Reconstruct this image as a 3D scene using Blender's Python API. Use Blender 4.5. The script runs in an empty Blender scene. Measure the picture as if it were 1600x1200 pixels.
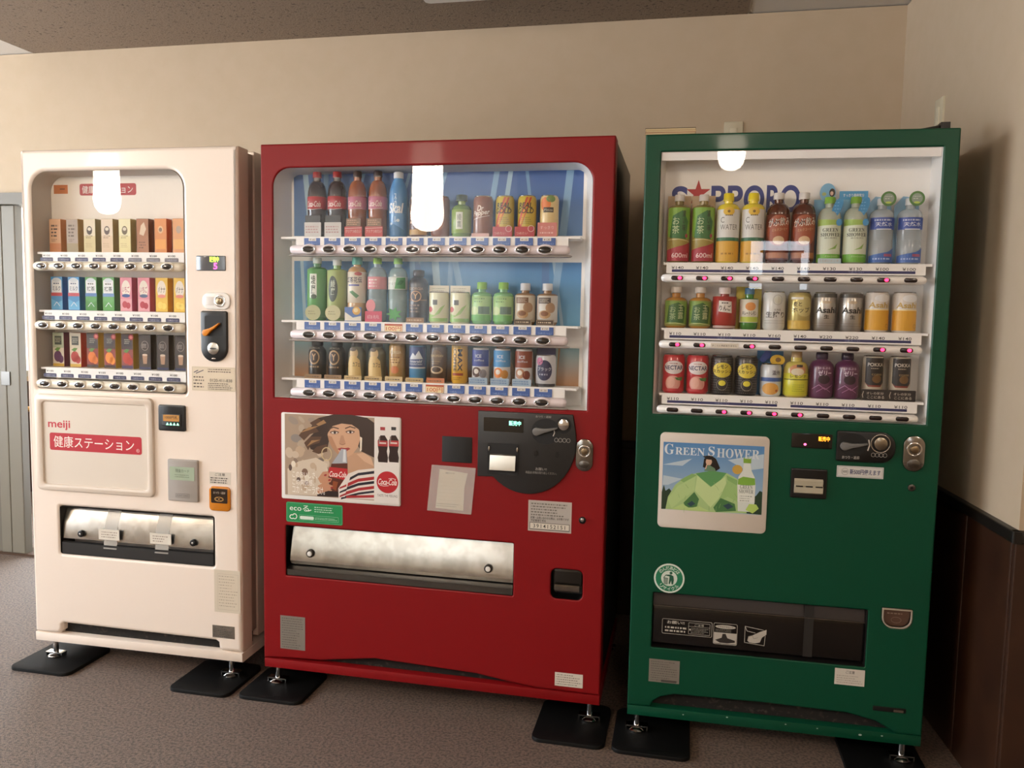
import bpy, bmesh, math, random
from mathutils import Vector, Matrix
from mathutils.geometry import tessellate_polygon

random.seed(7)
SC = bpy.context.scene
COL = SC.collection

# ------------------------------------------------------------------ camera, world, daylight, exposure
def make_camera():
    yaw, pitch, roll, f = .2088, -.0869, .0192, 1267.6
    cy, sy, cp, sp = math.cos(yaw), math.sin(yaw), math.cos(pitch), math.sin(pitch)
    fw = Vector((-sy*cp, cy*cp, sp)); r = Vector((cy, sy, 0)); u = r.cross(fw)
    r2 = math.cos(roll)*r + math.sin(roll)*u; u2 = -math.sin(roll)*r + math.cos(roll)*u
    cam = bpy.data.cameras.new('camera'); o = bpy.data.objects.new('camera', cam); COL.objects.link(o)
    m = Matrix((r2, u2, -fw)).transposed().to_4x4(); m.translation = (1.3722, -2.4589, 1.2992)
    o.matrix_world = m
    cam.sensor_fit = 'HORIZONTAL'; cam.sensor_width = 36; cam.lens = f*36/1600; cam.clip_start = .05
    SC.camera = o
make_camera()

LAMP_POWER = 32.0          # radiance of the pendant shades
LAMP_TINT = (1.0, .83, .66)
SKY = 10.0                  # daylight outside the windows
world = bpy.data.worlds.new('daylight'); SC.world = world; world.use_nodes = True
bg = world.node_tree.nodes['Background']; bg.inputs[0].default_value = (.86, .93, 1.0, 1); bg.inputs[1].default_value = SKY

def portal(name, loc, rot, sx, sy):
    l = bpy.data.lights.new(name, 'AREA'); l.shape = 'RECTANGLE'; l.size = sx; l.size_y = sy
    l.cycles.is_portal = True
    o = bpy.data.objects.new(name, l); o.location = loc; o.rotation_euler = rot; COL.objects.link(o)
XL, YR, XR2 = -3.5, -4.6, 4.6      # room limits: far side wall, wall behind the photographer, far right
portal('daylight_portal', (XL-.1, -1.35, 1.5), (0, -math.pi/2, 0), 1.6, 3.3)
portal('daylight_portal', (-2.2, 2.42, 1.61), (-math.pi/2, 0, 0), 2.4, 1.62)
portal('daylight_portal', (2.275, YR-.1, 1.74), (math.pi/2, 0, 0), .55, .48)
portal('daylight_portal', (-1.38, YR-.1, 1.68), (math.pi/2, 0, 0), 2.46, 1.56)

vs = SC.view_settings
vs.view_transform = 'Standard'; vs.look = 'None'; vs.gamma = 1.0; vs.use_curve_mapping = False
vs.exposure = 0.57
SC.cycles.max_bounces = 8; SC.cycles.transparent_max_bounces = 16
SC.cycles.caustics_reflective = False; SC.cycles.caustics_refractive = False
SC.cycles.sample_clamp_indirect = 6.0

# ------------------------------------------------------------------ colours and materials
def lin(c):
    if isinstance(c, str):
        c = c.lstrip('#'); c = [int(c[i:i+2], 16)/255 for i in (0, 2, 4)]
        c = [x/12.92 if x <= .04045 else ((x+.055)/1.055)**2.4 for x in c]
    return tuple(c[:3]) + (1.0,)
MATS = {}
def mat(name, col='808080', rough=.5, metal=0., coat=0., spec=.5, alpha=1., emit=None, es=0., noise=None, bump=None, trans=0.):
    if name in MATS: return MATS[name]
    m = bpy.data.materials.new(name); m.use_nodes = True; nt = m.node_tree
    b = nt.nodes['Principled BSDF']; I = b.inputs
    I['Base Color'].default_value = lin(col); I['Roughness'].default_value = rough; I['Metallic'].default_value = metal
    I['Coat Weight'].default_value = coat; I['Coat Roughness'].default_value = .06
    I['Specular IOR Level'].default_value = spec; I['Alpha'].default_value = alpha
    I['Transmission Weight'].default_value = trans
    if emit: I['Emission Color'].default_value = lin(emit); I['Emission Strength'].default_value = es
    tc = None
    def coord():
        nonlocal tc
        if tc is None: tc = nt.nodes.new('ShaderNodeTexCoord')
        return tc.outputs['Object']
    if noise:                                      # (scale, second colour, low, high[, detail])
        n = nt.nodes.new('ShaderNodeTexNoise'); n.inputs['Scale'].default_value = noise[0]; n.inputs['Detail'].default_value = noise[4] if len(noise) > 4 else 4
        nt.links.new(coord(), n.inputs['Vector'])
        r = nt.nodes.new('ShaderNodeValToRGB'); r.color_ramp.elements[0].position = noise[2]; r.color_ramp.elements[1].position = noise[3]
        r.color_ramp.elements[0].color = lin(col); r.color_ramp.elements[1].color = lin(noise[1])
        nt.links.new(n.outputs['Fac'], r.inputs['Fac']); nt.links.new(r.outputs['Color'], I['Base Color'])
    if bump:                                       # (scale, strength, distance)
        n = nt.nodes.new('ShaderNodeTexNoise'); n.inputs['Scale'].default_value = bump[0]; n.inputs['Detail'].default_value = 3
        nt.links.new(coord(), n.inputs['Vector'])
        bp = nt.nodes.new('ShaderNodeBump'); bp.inputs['Strength'].default_value = bump[1]; bp.inputs['Distance'].default_value = bump[2]
        nt.links.new(n.outputs['Fac'], bp.inputs['Height']); nt.links.new(bp.outputs['Normal'], I['Normal'])
    MATS[name] = m
    return m

def print_mat(name='printed ink', rough=.45, coat=0.):
    if name in MATS: return MATS[name]
    m = bpy.data.materials.new(name); m.use_nodes = True; nt = m.node_tree; b = nt.nodes['Principled BSDF']
    a = nt.nodes.new('ShaderNodeAttribute'); a.attribute_name = 'Ink'
    nt.links.new(a.outputs['Color'], b.inputs['Base Color']); b.inputs['Roughness'].default_value = rough
    b.inputs['Coat Weight'].default_value = coat; b.inputs['Coat Roughness'].default_value = .08
    MATS[name] = m; return m
def glow_mat(name='lit display ink', s=3.0):
    if name in MATS: return MATS[name]
    m = bpy.data.materials.new(name); m.use_nodes = True; nt = m.node_tree; b = nt.nodes['Principled BSDF']
    a = nt.nodes.new('ShaderNodeAttribute'); a.attribute_name = 'Ink'
    nt.links.new(a.outputs['Color'], b.inputs['Emission Color']); b.inputs['Emission Strength'].default_value = s
    b.inputs['Base Color'].default_value = (0, 0, 0, 1)
    MATS[name] = m; return m
def glass_mat(name, ior=1.5, tint=(1, 1, 1), rough=0.):
    if name in MATS: return MATS[name]
    m = bpy.data.materials.new(name); m.use_nodes = True; nt = m.node_tree; nt.nodes.clear()
    o = nt.nodes.new('ShaderNodeOutputMaterial'); mx = nt.nodes.new('ShaderNodeMixShader'); t = nt.nodes.new('ShaderNodeBsdfTransparent'); g = nt.nodes.new('ShaderNodeBsdfGlossy')
    fr = nt.nodes.new('ShaderNodeFresnel'); fr.inputs[0].default_value = ior; t.inputs[0].default_value = tint + (1,); g.inputs['Roughness'].default_value = rough
    ge = nt.nodes.new('ShaderNodeNewGeometry'); ml = nt.nodes.new('ShaderNodeMath'); ml.operation = 'SUBTRACT'; ml.use_clamp = True     # reflect on entering faces only: the thin sheet does not bend light
    nt.links.new(fr.outputs[0], ml.inputs[0]); nt.links.new(ge.outputs['Backfacing'], ml.inputs[1])
    nt.links.new(ml.outputs[0], mx.inputs[0]); nt.links.new(t.outputs[0], mx.inputs[1]); nt.links.new(g.outputs[0], mx.inputs[2]); nt.links.new(mx.outputs[0], o.inputs[0])
    MATS[name] = m; return m

# ------------------------------------------------------------------ object helpers
def tag(o, label=None, cat=None, group=None, kind=None):
    if label: o['label'] = label
    if cat: o['category'] = cat
    if group: o['group'] = group
    if kind: o['kind'] = kind
    return o
def thing(name, label, cat, loc=(0, 0, 0), rz=0., group=None):
    o = bpy.data.objects.new(name, None); o.empty_display_size = .05; COL.objects.link(o)
    o.location = loc; o.rotation_euler = (0, 0, rz)
    return tag(o, label, cat, group)
def link(name, me, parent=None, loc=None):
    o = bpy.data.objects.new(name, me); COL.objects.link(o)
    if parent: o.parent = parent
    if loc: o.location = loc
    return o

def rrect(x0, z0, x1, z1, r=0., n=5):
    """rounded rectangle, counter-clockwise; r one radius or (bottom left, bottom right, top right, top left)"""
    rs = r if isinstance(r, (tuple, list)) else (r,)*4
    out = []
    for (cx, cz, sx, sz, a0), q in zip(((x0, z0, 1, 1, 180), (x1, z0, -1, 1, 270), (x1, z1, -1, -1, 0), (x0, z1, 1, -1, 90)), rs):
        if q <= 0: out.append((cx, cz)); continue
        for k in range(n+1):
            a = math.radians(a0+90*k/n); out.append((cx+sx*q+q*math.cos(a), cz+sz*q+q*math.sin(a)))
    return out
def oval(cx, cz, rx, rz, n=28, a0=0., a1=360.):
    full = abs(a1-a0) >= 360
    return [(cx+rx*math.cos(math.radians(a0+(a1-a0)*k/(n if full else n-1))), cz+rz*math.sin(math.radians(a0+(a1-a0)*k/(n if full else n-1)))) for k in range(n)]
def area2(p): return sum(p[i][0]*p[(i+1) % len(p)][1]-p[(i+1) % len(p)][0]*p[i][1] for i in range(len(p)))
def offset(p, d):
    """shift a closed outline to its left by d"""
    out = []; n = len(p)
    for i in range(n):
        a, b, c = Vector(p[i-1]), Vector(p[i]), Vector(p[(i+1) % n])
        e1, e2 = (b-a), (c-b)
        if e1.length < 1e-9 or e2.length < 1e-9: out.append(tuple(b)); continue
        e1.normalize(); e2.normalize(); n1 = Vector((-e1.y, e1.x)); n2 = Vector((-e2.y, e2.x)); m = n1+n2
        if m.length < 1e-6: out.append(tuple(b+n1*d)); continue
        m.normalize(); out.append(tuple(b+m*(d/max(.35, m.dot(n1)))))
    return out

class MB:
    """collects shapes of ONE part"""
    def __init__(s): s.v = []; s.f = []
    def add(s, v, f):
        k = len(s.v); s.v += [tuple(p) for p in v]; s.f += [tuple(i+k for i in q) for q in f]; return s
    def box(s, x0, y0, z0, x1, y1, z1):
        return s.add([(x0, y0, z0), (x1, y0, z0), (x1, y1, z0), (x0, y1, z0), (x0, y0, z1), (x1, y0, z1), (x1, y1, z1), (x0, y1, z1)],
                     [(0, 3, 2, 1), (4, 5, 6, 7), (0, 1, 5, 4), (1, 2, 6, 5), (2, 3, 7, 6), (3, 0, 4, 7)])
    def slab(s, outer, y0, y1, holes=(), b=0., seg=2, back=True):
        """outline in (x, z) given depth from y0 (front, rounded by b) to y1"""
        loops = [list(outer) if area2(outer) > 0 else list(outer)[::-1]] + [list(h) if area2(h) < 0 else list(h)[::-1] for h in holes]
        rings = []
        if b > 0:
            for k in range(seg+1):
                a = math.pi/2*k/seg; rings.append((b*(1-math.sin(a)), y0+b*(1-math.cos(a))))
        else: rings.append((0., y0))
        rings.append((0., y1))
        base = len(s.v); cnt = sum(len(l) for l in loops)
        for ins, y in rings:
            for l in loops:
                s.v += [(p[0], y, p[1]) for p in (offset(l, ins) if ins > 0 else l)]
        st = 0
        for l in loops:
            n = len(l)
            for r in range(len(rings)-1):
                for i in range(n):
                    a = base+r*cnt+st+i; b_ = base+r*cnt+st+(i+1) % n
                    s.f.append((a, b_, b_+cnt, a+cnt))
            st += n
        first = [[Vector((p[0], p[2], 0)) for p in s.v[base+sum(len(q) for q in loops[:i]):base+sum(len(q) for q in loops[:i+1])]] for i, l in enumerate(loops)]
        tri = tessellate_polygon(first)
        s.f += [(base+a, base+b_, base+c) for a, b_, c in tri]
        if back:
            k = base+(len(rings)-1)*cnt
            s.f += [(k+c, k+b_, k+a) for a, b_, c in tri]
        return s
    def loft(s, A, ya, B, yb):
        k = len(s.v); n = len(A)
        s.v += [(p[0], ya, p[1]) for p in A]+[(p[0], yb, p[1]) for p in B]
        s.f += [(k+i, k+(i+1) % n, k+n+(i+1) % n, k+n+i) for i in range(n)]
        return s
    def lathe(s, prof, seg=32, c=(0, 0), sy=1., caps=True):
        k = len(s.v); n = len(prof)
        for r, z in prof:
            for i in range(seg):
                a = 2*math.pi*i/seg; s.v.append((c[0]+r*math.sin(a), c[1]-sy*r*math.cos(a), z))
        for j in range(n-1):
            for i in range(seg):
                a, b = k+j*seg+i, k+j*seg+(i+1) % seg
                s.f.append((a, b, b+seg, a+seg))
        if caps: s.f.append(tuple(range(k+seg-1, k-1, -1))); s.f.append(tuple(range(k+(n-1)*seg, k+n*seg)))
        return s
    def rod(s, p0, p1, r, seg=12, r1=None):
        p0, p1 = Vector(p0), Vector(p1); d = (p1-p0).normalized(); a = d.orthogonal().normalized(); b = d.cross(a); k = len(s.v)
        for p, q in ((p0, r), (p1, r if r1 is None else r1)):
            for i in range(seg):
                t = 2*math.pi*i/seg; s.v.append(tuple(p+q*(math.cos(t)*a+math.sin(t)*b)))
        s.f += [(k+i, k+(i+1) % seg, k+seg+(i+1) % seg, k+seg+i) for i in range(seg)]
        s.f += [tuple(range(k+seg-1, k-1, -1)), tuple(range(k+seg, k+2*seg))]
        return s
    def barx(s, x0, x1, yc, zc, ry, rz, seg=20, e=.012):
        """rounded bar along x"""
        k = len(s.v); rings = [(x0, .25), (x0+e*.25, .72), (x0+e, 1), (x1-e, 1), (x1-e*.25, .72), (x1, .25)]
        for x, q in rings:
            for i in range(seg):
                t = 2*math.pi*i/seg; s.v.append((x, yc+q*ry*math.cos(t), zc+q*rz*math.sin(t)))
        for j in range(len(rings)-1):
            for i in range(seg):
                a, b = k+j*seg+i, k+j*seg+(i+1) % seg; s.f.append((a, b, b+seg, a+seg))
        s.f += [tuple(range(k+seg-1, k-1, -1)), tuple(range(k+(len(rings)-1)*seg, k+len(rings)*seg))]
        return s
    def extrude_x(s, prof, x0, x1):
        """closed profile in (y, z) drawn out along x"""
        k = len(s.v); n = len(prof)
        s.v += [(x0, p[0], p[1]) for p in prof]+[(x1, p[0], p[1]) for p in prof]
        s.f += [(k+i, k+(i+1) % n, k+n+(i+1) % n, k+n+i) for i in range(n)]
        s.f += [tuple(range(k+n-1, k-1, -1)), tuple(range(k+n, k+2*n))]
        return s
    def mesh(s, name, m, smooth=38, recalc=True):
        me = bpy.data.meshes.new(name); me.from_pydata(s.v, [], s.f)
        if recalc:
            bm = bmesh.new(); bm.from_mesh(me); bmesh.ops.recalc_face_normals(bm, faces=bm.faces); bm.to_mesh(me); bm.free()
        me.materials.append(m)
        if smooth:
            me.shade_smooth(); me.set_sharp_from_angle(angle=math.radians(smooth))
        return me
    def build(s, name, m, parent=None, loc=None, smooth=38, recalc=True, weighted=False):
        o = link(name, s.mesh(name, m, smooth, recalc), parent, loc)
        if weighted: o.modifiers.new('weighted normals', 'WEIGHTED_NORMAL').keep_sharp = True
        return o

TXT = {}
def glyphs(body, bold=0., shear=0., lead=1., res=3):
    key = (body, bold, shear, lead, res)
    if key not in TXT:
        c = bpy.data.curves.new('lettering', 'FONT'); c.body = body; c.resolution_u = res; c.offset = bold*.5; c.shear = shear; c.align_x = 'CENTER' if '\n' in body else 'LEFT'
        c.space_line = lead
        o = bpy.data.objects.new('lettering', c); me = o.to_mesh()
        v = [(p.co.x, p.co.y) for p in me.vertices]; f = [tuple(p.vertices) for p in me.polygons]
        o.to_mesh_clear(); bpy.data.objects.remove(o); bpy.data.curves.remove(c)
        xs = [p[0] for p in v]; ys = [p[1] for p in v]; x0, y0 = min(xs), min(ys); w, h = max(xs)-x0 or 1, max(ys)-y0 or 1
        TXT[key] = ([((p[0]-x0)/w, (p[1]-y0)/h) for p in v], f, w, h)
    return TXT[key]

class Ink:
    """flat print: layers of coloured shapes in (x, z), kept as one printed part"""
    def __init__(s): s.items = []; s.layer = 0
    def _put(s, v, f, col, same):
        if not same: s.layer += 1
        s.items.append((v, f, lin(col) if not isinstance(col, list) else [lin(c) for c in col], s.layer)); return s
    def poly(s, pts, col, same=False, holes=()):
        loops = [list(pts)]+[list(h) for h in holes]
        tri = tessellate_polygon([[Vector((p[0], p[1], 0)) for p in l] for l in loops])
        return s._put([p for l in loops for p in l], [tuple(t) for t in tri], col, same)
    def rect(s, x0, z0, x1, z1, col, same=False, r=0.): return s.poly(rrect(x0, z0, x1, z1, r), col, same)
    def grad(s, x0, z0, x1, z1, cb, ct): return s._put([(x0, z0), (x1, z0), (x1, z1), (x0, z1)], [(0, 1, 2, 3)], [cb, cb, ct, ct], False)
    def oval(s, cx, cz, rx, rz, col, same=False, n=28): return s.poly(oval(cx, cz, rx, rz, n), col, same)
    def ring(s, cx, cz, rx, rz, t, col, same=False): return s.poly(oval(cx, cz, rx, rz), col, same, holes=[oval(cx, cz, rx-t, rz-t)[::-1]])
    def frame(s, x0, z0, x1, z1, t, col, r=0.):
        return s.poly(rrect(x0, z0, x1, z1, r), col, holes=[rrect(x0+t, z0+t, x1-t, z1-t, max(0, r-t))[::-1]])
    def line(s, pts, t, col, same=False):
        for i, (a, b) in enumerate(zip(pts[:-1], pts[1:])):
            a, b = Vector(a), Vector(b); d = (b-a)
            if d.length < 1e-7: continue
            d.normalize(); n = Vector((-d.y, d.x))*t/2; e = d*t*.25
            s._put([tuple(a-e-n), tuple(b+e-n), tuple(b+e+n), tuple(a-e+n)], [(0, 1, 2, 3)], col, same or i > 0)
        return s
    def text(s, body, x0, z0, x1, z1, col, bold=0., shear=0., same=False, slope=0., lead=1., res=3):
        v, f, w, h = glyphs(body, bold, shear, lead, res)
        return s._put([(x0+p[0]*(x1-x0), z0+p[1]*(z1-z0)+slope*p[0]*(x1-x0)) for p in v], f, col, same)
    def words(s, body, cx, cz, h, col, bold=0., shear=0., maxw=None, same=False):
        """centred on (cx, cz), natural proportions unless wider than maxw"""
        v, f, w, hh = glyphs(body, bold, shear); ww = h*w/hh
        if maxw and ww > maxw: ww = maxw
        return s.text(body, cx-ww/2, cz-h/2, cx+ww/2, cz+h/2, col, bold, shear, same)
    def scribble(s, x0, z0, x1, z1, rows, col, seed=1, fill=.55):
        """rows of print too small to read"""
        rnd = random.Random(seed); h = (z1-z0)/rows; s.layer += 1
        for k in range(rows):
            z = z1-h*(k+.5); x = x0; end = x1-(x1-x0)*rnd.random()*.35
            while x < end:
                w = h*fill*rnd.uniform(.5, 2.6); w = min(w, end-x)
                s._put([(x, z-h*fill/2), (x+w, z-h*fill/2), (x+w, z+h*fill/2), (x, z+h*fill/2)], [(0, 1, 2, 3)], col, True); x += w+h*.3
        return s
    def mesh(s, name, fn, m=None, cut=None, eps=.00008):
        """fn(x, z, lift) -> point; cut: list of x at which shapes are split before they are bent"""
        bm = bmesh.new(); cl = bm.loops.layers.float_color.new('Ink')
        for v, f, col, lay in s.items:
            bv = [bm.verts.new((p[0], p[1], lay*eps)) for p in v]
            for q in f:
                try: face = bm.faces.new([bv[i] for i in q])
                except ValueError: continue
                for l, i in zip(face.loops, q): l[cl] = col[i] if isinstance(col, list) else col
        bm.normal_update()
        for fc in bm.faces:
            if fc.normal.z < 0: fc.normal_flip()
        if cut:
            for x in cut: bmesh.ops.bisect_plane(bm, geom=bm.verts[:]+bm.edges[:]+bm.faces[:], plane_co=(x, 0, 0), plane_no=(1, 0, 0))
        for v in bm.verts: v.co = fn(v.co.x, v.co.y, v.co.z)
        me = bpy.data.meshes.new(name); bm.to_mesh(me); bm.free(); me.materials.append(m or print_mat()); return me
    def flat(s, name, parent, y, m=None, eps=.00008, loc=None):
        return link(name, s.mesh(name, lambda x, z, l: Vector((x, y-.0002-l, z)), m, None, eps), parent, loc)
    def wrap(s, name, parent, R, cy=0., m=None, loc=None):
        cuts = [R*a for a in [k*.2-1.4 for k in range(15)]]
        return link(name, s.mesh(name, lambda x, z, l: Vector(((R+.0003+l)*math.sin(x/R), cy-(R+.0003+l)*math.cos(x/R), z)), m, cuts, .00005), parent, loc)

def dup(o, parent, loc=None):
    c = o.copy(); COL.objects.link(c); c.parent = parent
    if loc: c.location = loc
    return c
# ------------------------------------------------------------------ the room
WALL = mat('cream wallpaper', 'bfac94', .85, noise=(14, 'bca990', .35, .65), bump=(900, .12, .002))
CEIL = mat('taupe rock wool ceiling board', '8b7967', .95, noise=(75, '56493f', .57, .70, 8), bump=(160, .5, .004))
CEIL2 = mat('pale ceiling board', 'd6cfc6', .95, bump=(200, .3, .003))
CARPET = mat('grey brown carpet', '836d5d', .5, spec=.8, noise=(120, '4c3d33', .42, .62, 8), bump=(420, .9, .006))
WOOD = mat('dark walnut panel', '2e1a10', .38, noise=(7, '3d2416', .3, .7, 5), coat=.15)
RAILM = mat('near black cap rail', '15100c', .4)
DOORM = mat('grey cream door paint', '6f695e', .5)
STEEL = mat('brushed stainless steel', 'b9b4ab', .27, 1., noise=(25, 'a8a299', .4, .6))
CHROME = mat('chrome', 'd8d8d8', .12, 1.)
BLACKP = mat('black plastic', '0c0c0c', .32)
SEAM = mat('dark gasket rubber', '121212', .8)  # near-black rubber between door and cabinet
WHITEP = mat('white plastic', 'dfdbd6', .35)
RUBBER = mat('black rubber', '070707', .6, spec=.22, bump=(300, .15, .002))

def struct(name, mb, m, parent=None, smooth=0):
    o = mb.build(name, m, parent, smooth=smooth)
    if not parent: o['kind'] = 'structure'
    return o
ZC = 2.51; YB = 1.02
struct('floor', MB().box(XL-.1, YR-.1, -.06, XR2+.1, 2.42, 0), CARPET)
struct('ceiling', MB().box(-1.767, YR-.1, ZC, 1.57, 3.3, ZC+.1), CEIL)
struct('ceiling', MB().box(XL-.1, YR-.1, ZC+.004, -1.767, 3.3, ZC+.1), CEIL2)
struct('ceiling', MB().box(1.57, YR-.1, ZC+.004, XR2+.1, 3.3, ZC+.1), CEIL2)
# wall behind the machines with the doorway at its far end
wb = struct('wall_back', MB().slab([(XL, 0), (-3.2, 0), (-3.2, 1.84), (-1.45, 1.84), (-1.45, 0), (2.3, 0), (2.3, ZC), (XL, ZC)], YB, YB+.12), WALL)
for x0, x1 in ((-1.44, -.55), (-.545, .345), (.35, 1.245), (1.25, 2.15)):
    struct('wainscot_panel', MB().slab(rrect(x0, 0, x1, .735), YB-.014, YB, b=.003), WOOD, wb)
struct('cap_rail', MB().slab(rrect(-1.44, .733, 2.16, .765), YB-.022, YB, b=.004), RAILM, wb)
# short wall beside the green machine, up to its outer corner
P0, P1 = Vector((2.163, YB, 0)), Vector((2.235, -.17, 0)); LR = (P1-P0).length
wr = struct('wall_right', MB().box(0, 0, 0, LR, .12, ZC), WALL)
wr.location = P0; wr.rotation_euler = (0, 0, math.atan2(P1.y-P0.y, P1.x-P0.x))
for x0, x1 in ((.0, .30), (.304, .60), (.604, .90), (.904, LR-.002)):
    struct('wainscot_panel', MB().slab(rrect(x0, .0, x1, .735), -.014, 0, b=.003), WOOD, wr)
struct('cap_rail', MB().slab(rrect(0, .733, LR+.02, .765), -.022, 0, b=.004), RAILM, wr)
wt = struct('wall_return', MB().box(P1.x+.0, -.168, 0, XR2, -.05, ZC), WALL)
struct('wainscot_panel', MB().slab(rrect(P1.x-.01, 0, 3.2, .735), -.182, -.168, b=.003), WOOD, wt)
struct('wainscot_panel', MB().slab(rrect(3.204, 0, XR2, .735), -.182, -.168, b=.003), WOOD, wt)
struct('cap_rail', MB().slab(rrect(P1.x-.018, .733, XR2, .765), -.19, -.168, b=.004), RAILM, wt)
# far walls of the hall
wl = struct('wall_left', MB().box(XL-.12, YR, 0, XL, 3.2, .7).box(XL-.12, YR, 2.3, XL, 3.2, ZC).box(XL-.12, YR, .7, XL, -3.0, 2.3).box(XL-.12, .3, .7, XL, 3.2, 2.3), WALL)
wf = struct('wall_front', MB().slab(rrect(XL, 0, XR2, ZC), YR-.12, YR, holes=[rrect(2.0, 1.50, 2.55, 1.98), rrect(-2.6, .9, -.15, 2.46)]), WALL)
struct('wall_side', MB().box(XR2, YR, 0, XR2+.12, -.05, ZC), WALL)
ALU = mat('silver window frame', 'b5b5b3', .4, .8)
PANE = glass_mat('window pane', 1.45)
w1 = struct('window_1', MB().slab(rrect(-3.0, .7, .3, 2.3), -.03, .03, holes=[rrect(-2.95+.82*k, .75, -2.95+.82*k+.76, 2.25) for k in range(4)]), ALU)
w1.rotation_euler = (0, 0, math.pi/2); w1.location = (XL-.06, 0, 0)
for k in range(4): struct('pane', MB().slab(rrect(-2.95+.82*k, .75, -2.95+.82*k+.76, 2.25), -.003, .003), PANE, w1)
def grid_window(name, x0, z0, x1, z1, n):
    q = (x1-x0-.04)/n; hs = [(x0+.04+q*k, z0+.04, x0+q*(k+1), z1-.04) for k in range(n)]
    w = struct(name, MB().slab(rrect(x0, z0, x1, z1), YR-.09, YR-.03, holes=[rrect(*h) for h in hs]), ALU)
    for h in hs: struct('pane', MB().slab(rrect(*h), YR-.063, YR-.057), PANE, w)
grid_window('window_2', 2.0, 1.50, 2.55, 1.98, 1)
grid_window('window_4', -2.6, .9, -.15, 2.46, 3)
def sheer(name, fac, tr):
    m = bpy.data.materials.new(name); m.use_nodes = True; nt = m.node_tree; nt.nodes.clear()
    o = nt.nodes.new('ShaderNodeOutputMaterial'); mx = nt.nodes.new('ShaderNodeMixShader'); d = nt.nodes.new('ShaderNodeBsdfDiffuse'); t = nt.nodes.new('ShaderNodeBsdfTranslucent')
    d.inputs[0].default_value = (.8, .79, .76, 1); t.inputs[0].default_value = tr; mx.inputs[0].default_value = fac
    nt.links.new(d.outputs[0], mx.inputs[1]); nt.links.new(t.outputs[0], mx.inputs[2]); nt.links.new(mx.outputs[0], o.inputs[0]); return m
SHEER = sheer('sheer white curtain', .5, (.72, .72, .70, 1)); LACE = sheer('dense white curtain', .22, (.62, .66, .72, 1))
def curtain(x0, x1, z0, z1, l, name='curtain', y=YR+.06, amp=.03, cat='curtain', m=None):
    t = thing(name, l, cat, (x0, y, 0), group='sheer curtains on the rear windows')
    n = max(6, int((x1-x0)*56)); v = []; f = []
    for k in range(n+1):
        x = (x1-x0)*k/n; yy = amp*math.sin(k*.9)
        v += [(x, yy, z0), (x, yy*.7, z1)]
    mb = MB(); mb.add(v, [(2*k, 2*k+2, 2*k+3, 2*k+1) for k in range(n)]); mb.build('cloth', m or SHEER, t, smooth=60, recalc=False)
    MB().rod((-.02, 0, z1+.004), (x1-x0+.02, 0, z1+.004), .010).build('curtain_rod', WHITEP, t)
curtain(-2.75, -1.04, .80, 2.48, 'sheer white curtain over the rear window, on the big windows side')
curtain(-2.75, -1.06, .80, 2.48, 'second sheer curtain layered behind the first over the rear window', y=YR+.15)
curtain(-1.10, -.05, .80, 2.48, 'single sheer curtain over the rear window, in the middle of the rear wall', y=YR+.23)
curtain(2.13, 2.43, 1.46, 1.84, 'narrow white blind hanging in front of the small high window', 'blind', YR+.05, .004, 'blind', LACE)
# doorway, its sliding leaf and the room beyond
struct('trim_1', MB().box(-3.16, YB-.02, 1.79, -1.40, YB+.12, 1.845).box(-1.45, YB-.02, 0, -1.40, YB+.12, 1.79), DOORM)
d1 = struct('door_1', MB().slab(rrect(-3.05, .012, -2.063, 1.79), 1.045, 1.075, holes=[rrect(-2.97, .10, -2.12, 1.70)]), DOORM)
struct('pane', MB().slab(rrect(-2.975, .095, -2.115, 1.705), 1.058, 1.062), PANE, d1)
for x0, x1 in ((-2.061, -2.001), (-1.998, -1.922)): struct('stile', MB().slab(rrect(x0, .012, x1, 1.788), 1.032, 1.08, b=.004), mat('pale door stile', '7d776a', .5), d1)
struct('lock_plate', MB().slab(rrect(-2.028, .885, -1.975, .955, .003), 1.027, 1.033, b=.001), mat('dull steel', '6d6a66', .3, 1.), d1)
struct('threshold', MB().box(-3.1, 1.03, 0, -1.45, 1.14, .012), mat('brown threshold', '4a3423', .6), wb)
YN = 2.3
wn = struct('wall_beyond', MB().slab(rrect(XL, 0, -.9, ZC), YN, YN+.1, holes=[rrect(-3.48, .8, -2.6, 2.42), rrect(-2.5, .03, -1.1, 2.42)]).box(-1.0, 1.14, 0, -.9, YN, ZC), WALL)
struct('wainscot_panel', MB().box(XL, YN-.015, 0, -2.55, YN, .77), WOOD, wn)
struct('wainscot_panel', MB().box(-1.02, 1.14, 0, -1.0, YN-.015, .77), WOOD, wn)
w3 = struct('window_3', MB().slab(rrect(-3.48, .8, -2.6, 2.42), YN+.02, YN+.07, holes=[rrect(-3.45, .84, -2.64, 2.38)]), ALU)
struct('pane', MB().slab(rrect(-3.45, .84, -2.64, 2.38), YN+.04, YN+.046), PANE, w3)
d2 = struct('added_glazed_door', MB().slab(rrect(-2.5, .03, -1.1, 2.42), YN+.02, YN+.07, holes=[rrect(-2.46, .07, -1.83, 2.38), rrect(-1.77, .07, -1.14, 2.38)]), ALU)  # unseen glazed door, added to let more daylight onto the floor
for a in ((-2.46, .07, -1.83, 2.38), (-1.77, .07, -1.14, 2.38)): struct('pane', MB().slab(rrect(*a), YN+.04, YN+.046), PANE, d2)
t = thing('handrail', 'brass handrail in the room beyond the sliding door', 'handrail', (-2.7, 1.9, 0))
BRASS = mat('brass', 'b08d57', .3, 1.)
MB().rod((-.02, 0, .635), (.7, 0, .635), .018).build('bar', BRASS, t)
for x in (.15, .6): MB().rod((x, 0, 0), (x, 0, .635), .014).build('post', BRASS, t)

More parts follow.
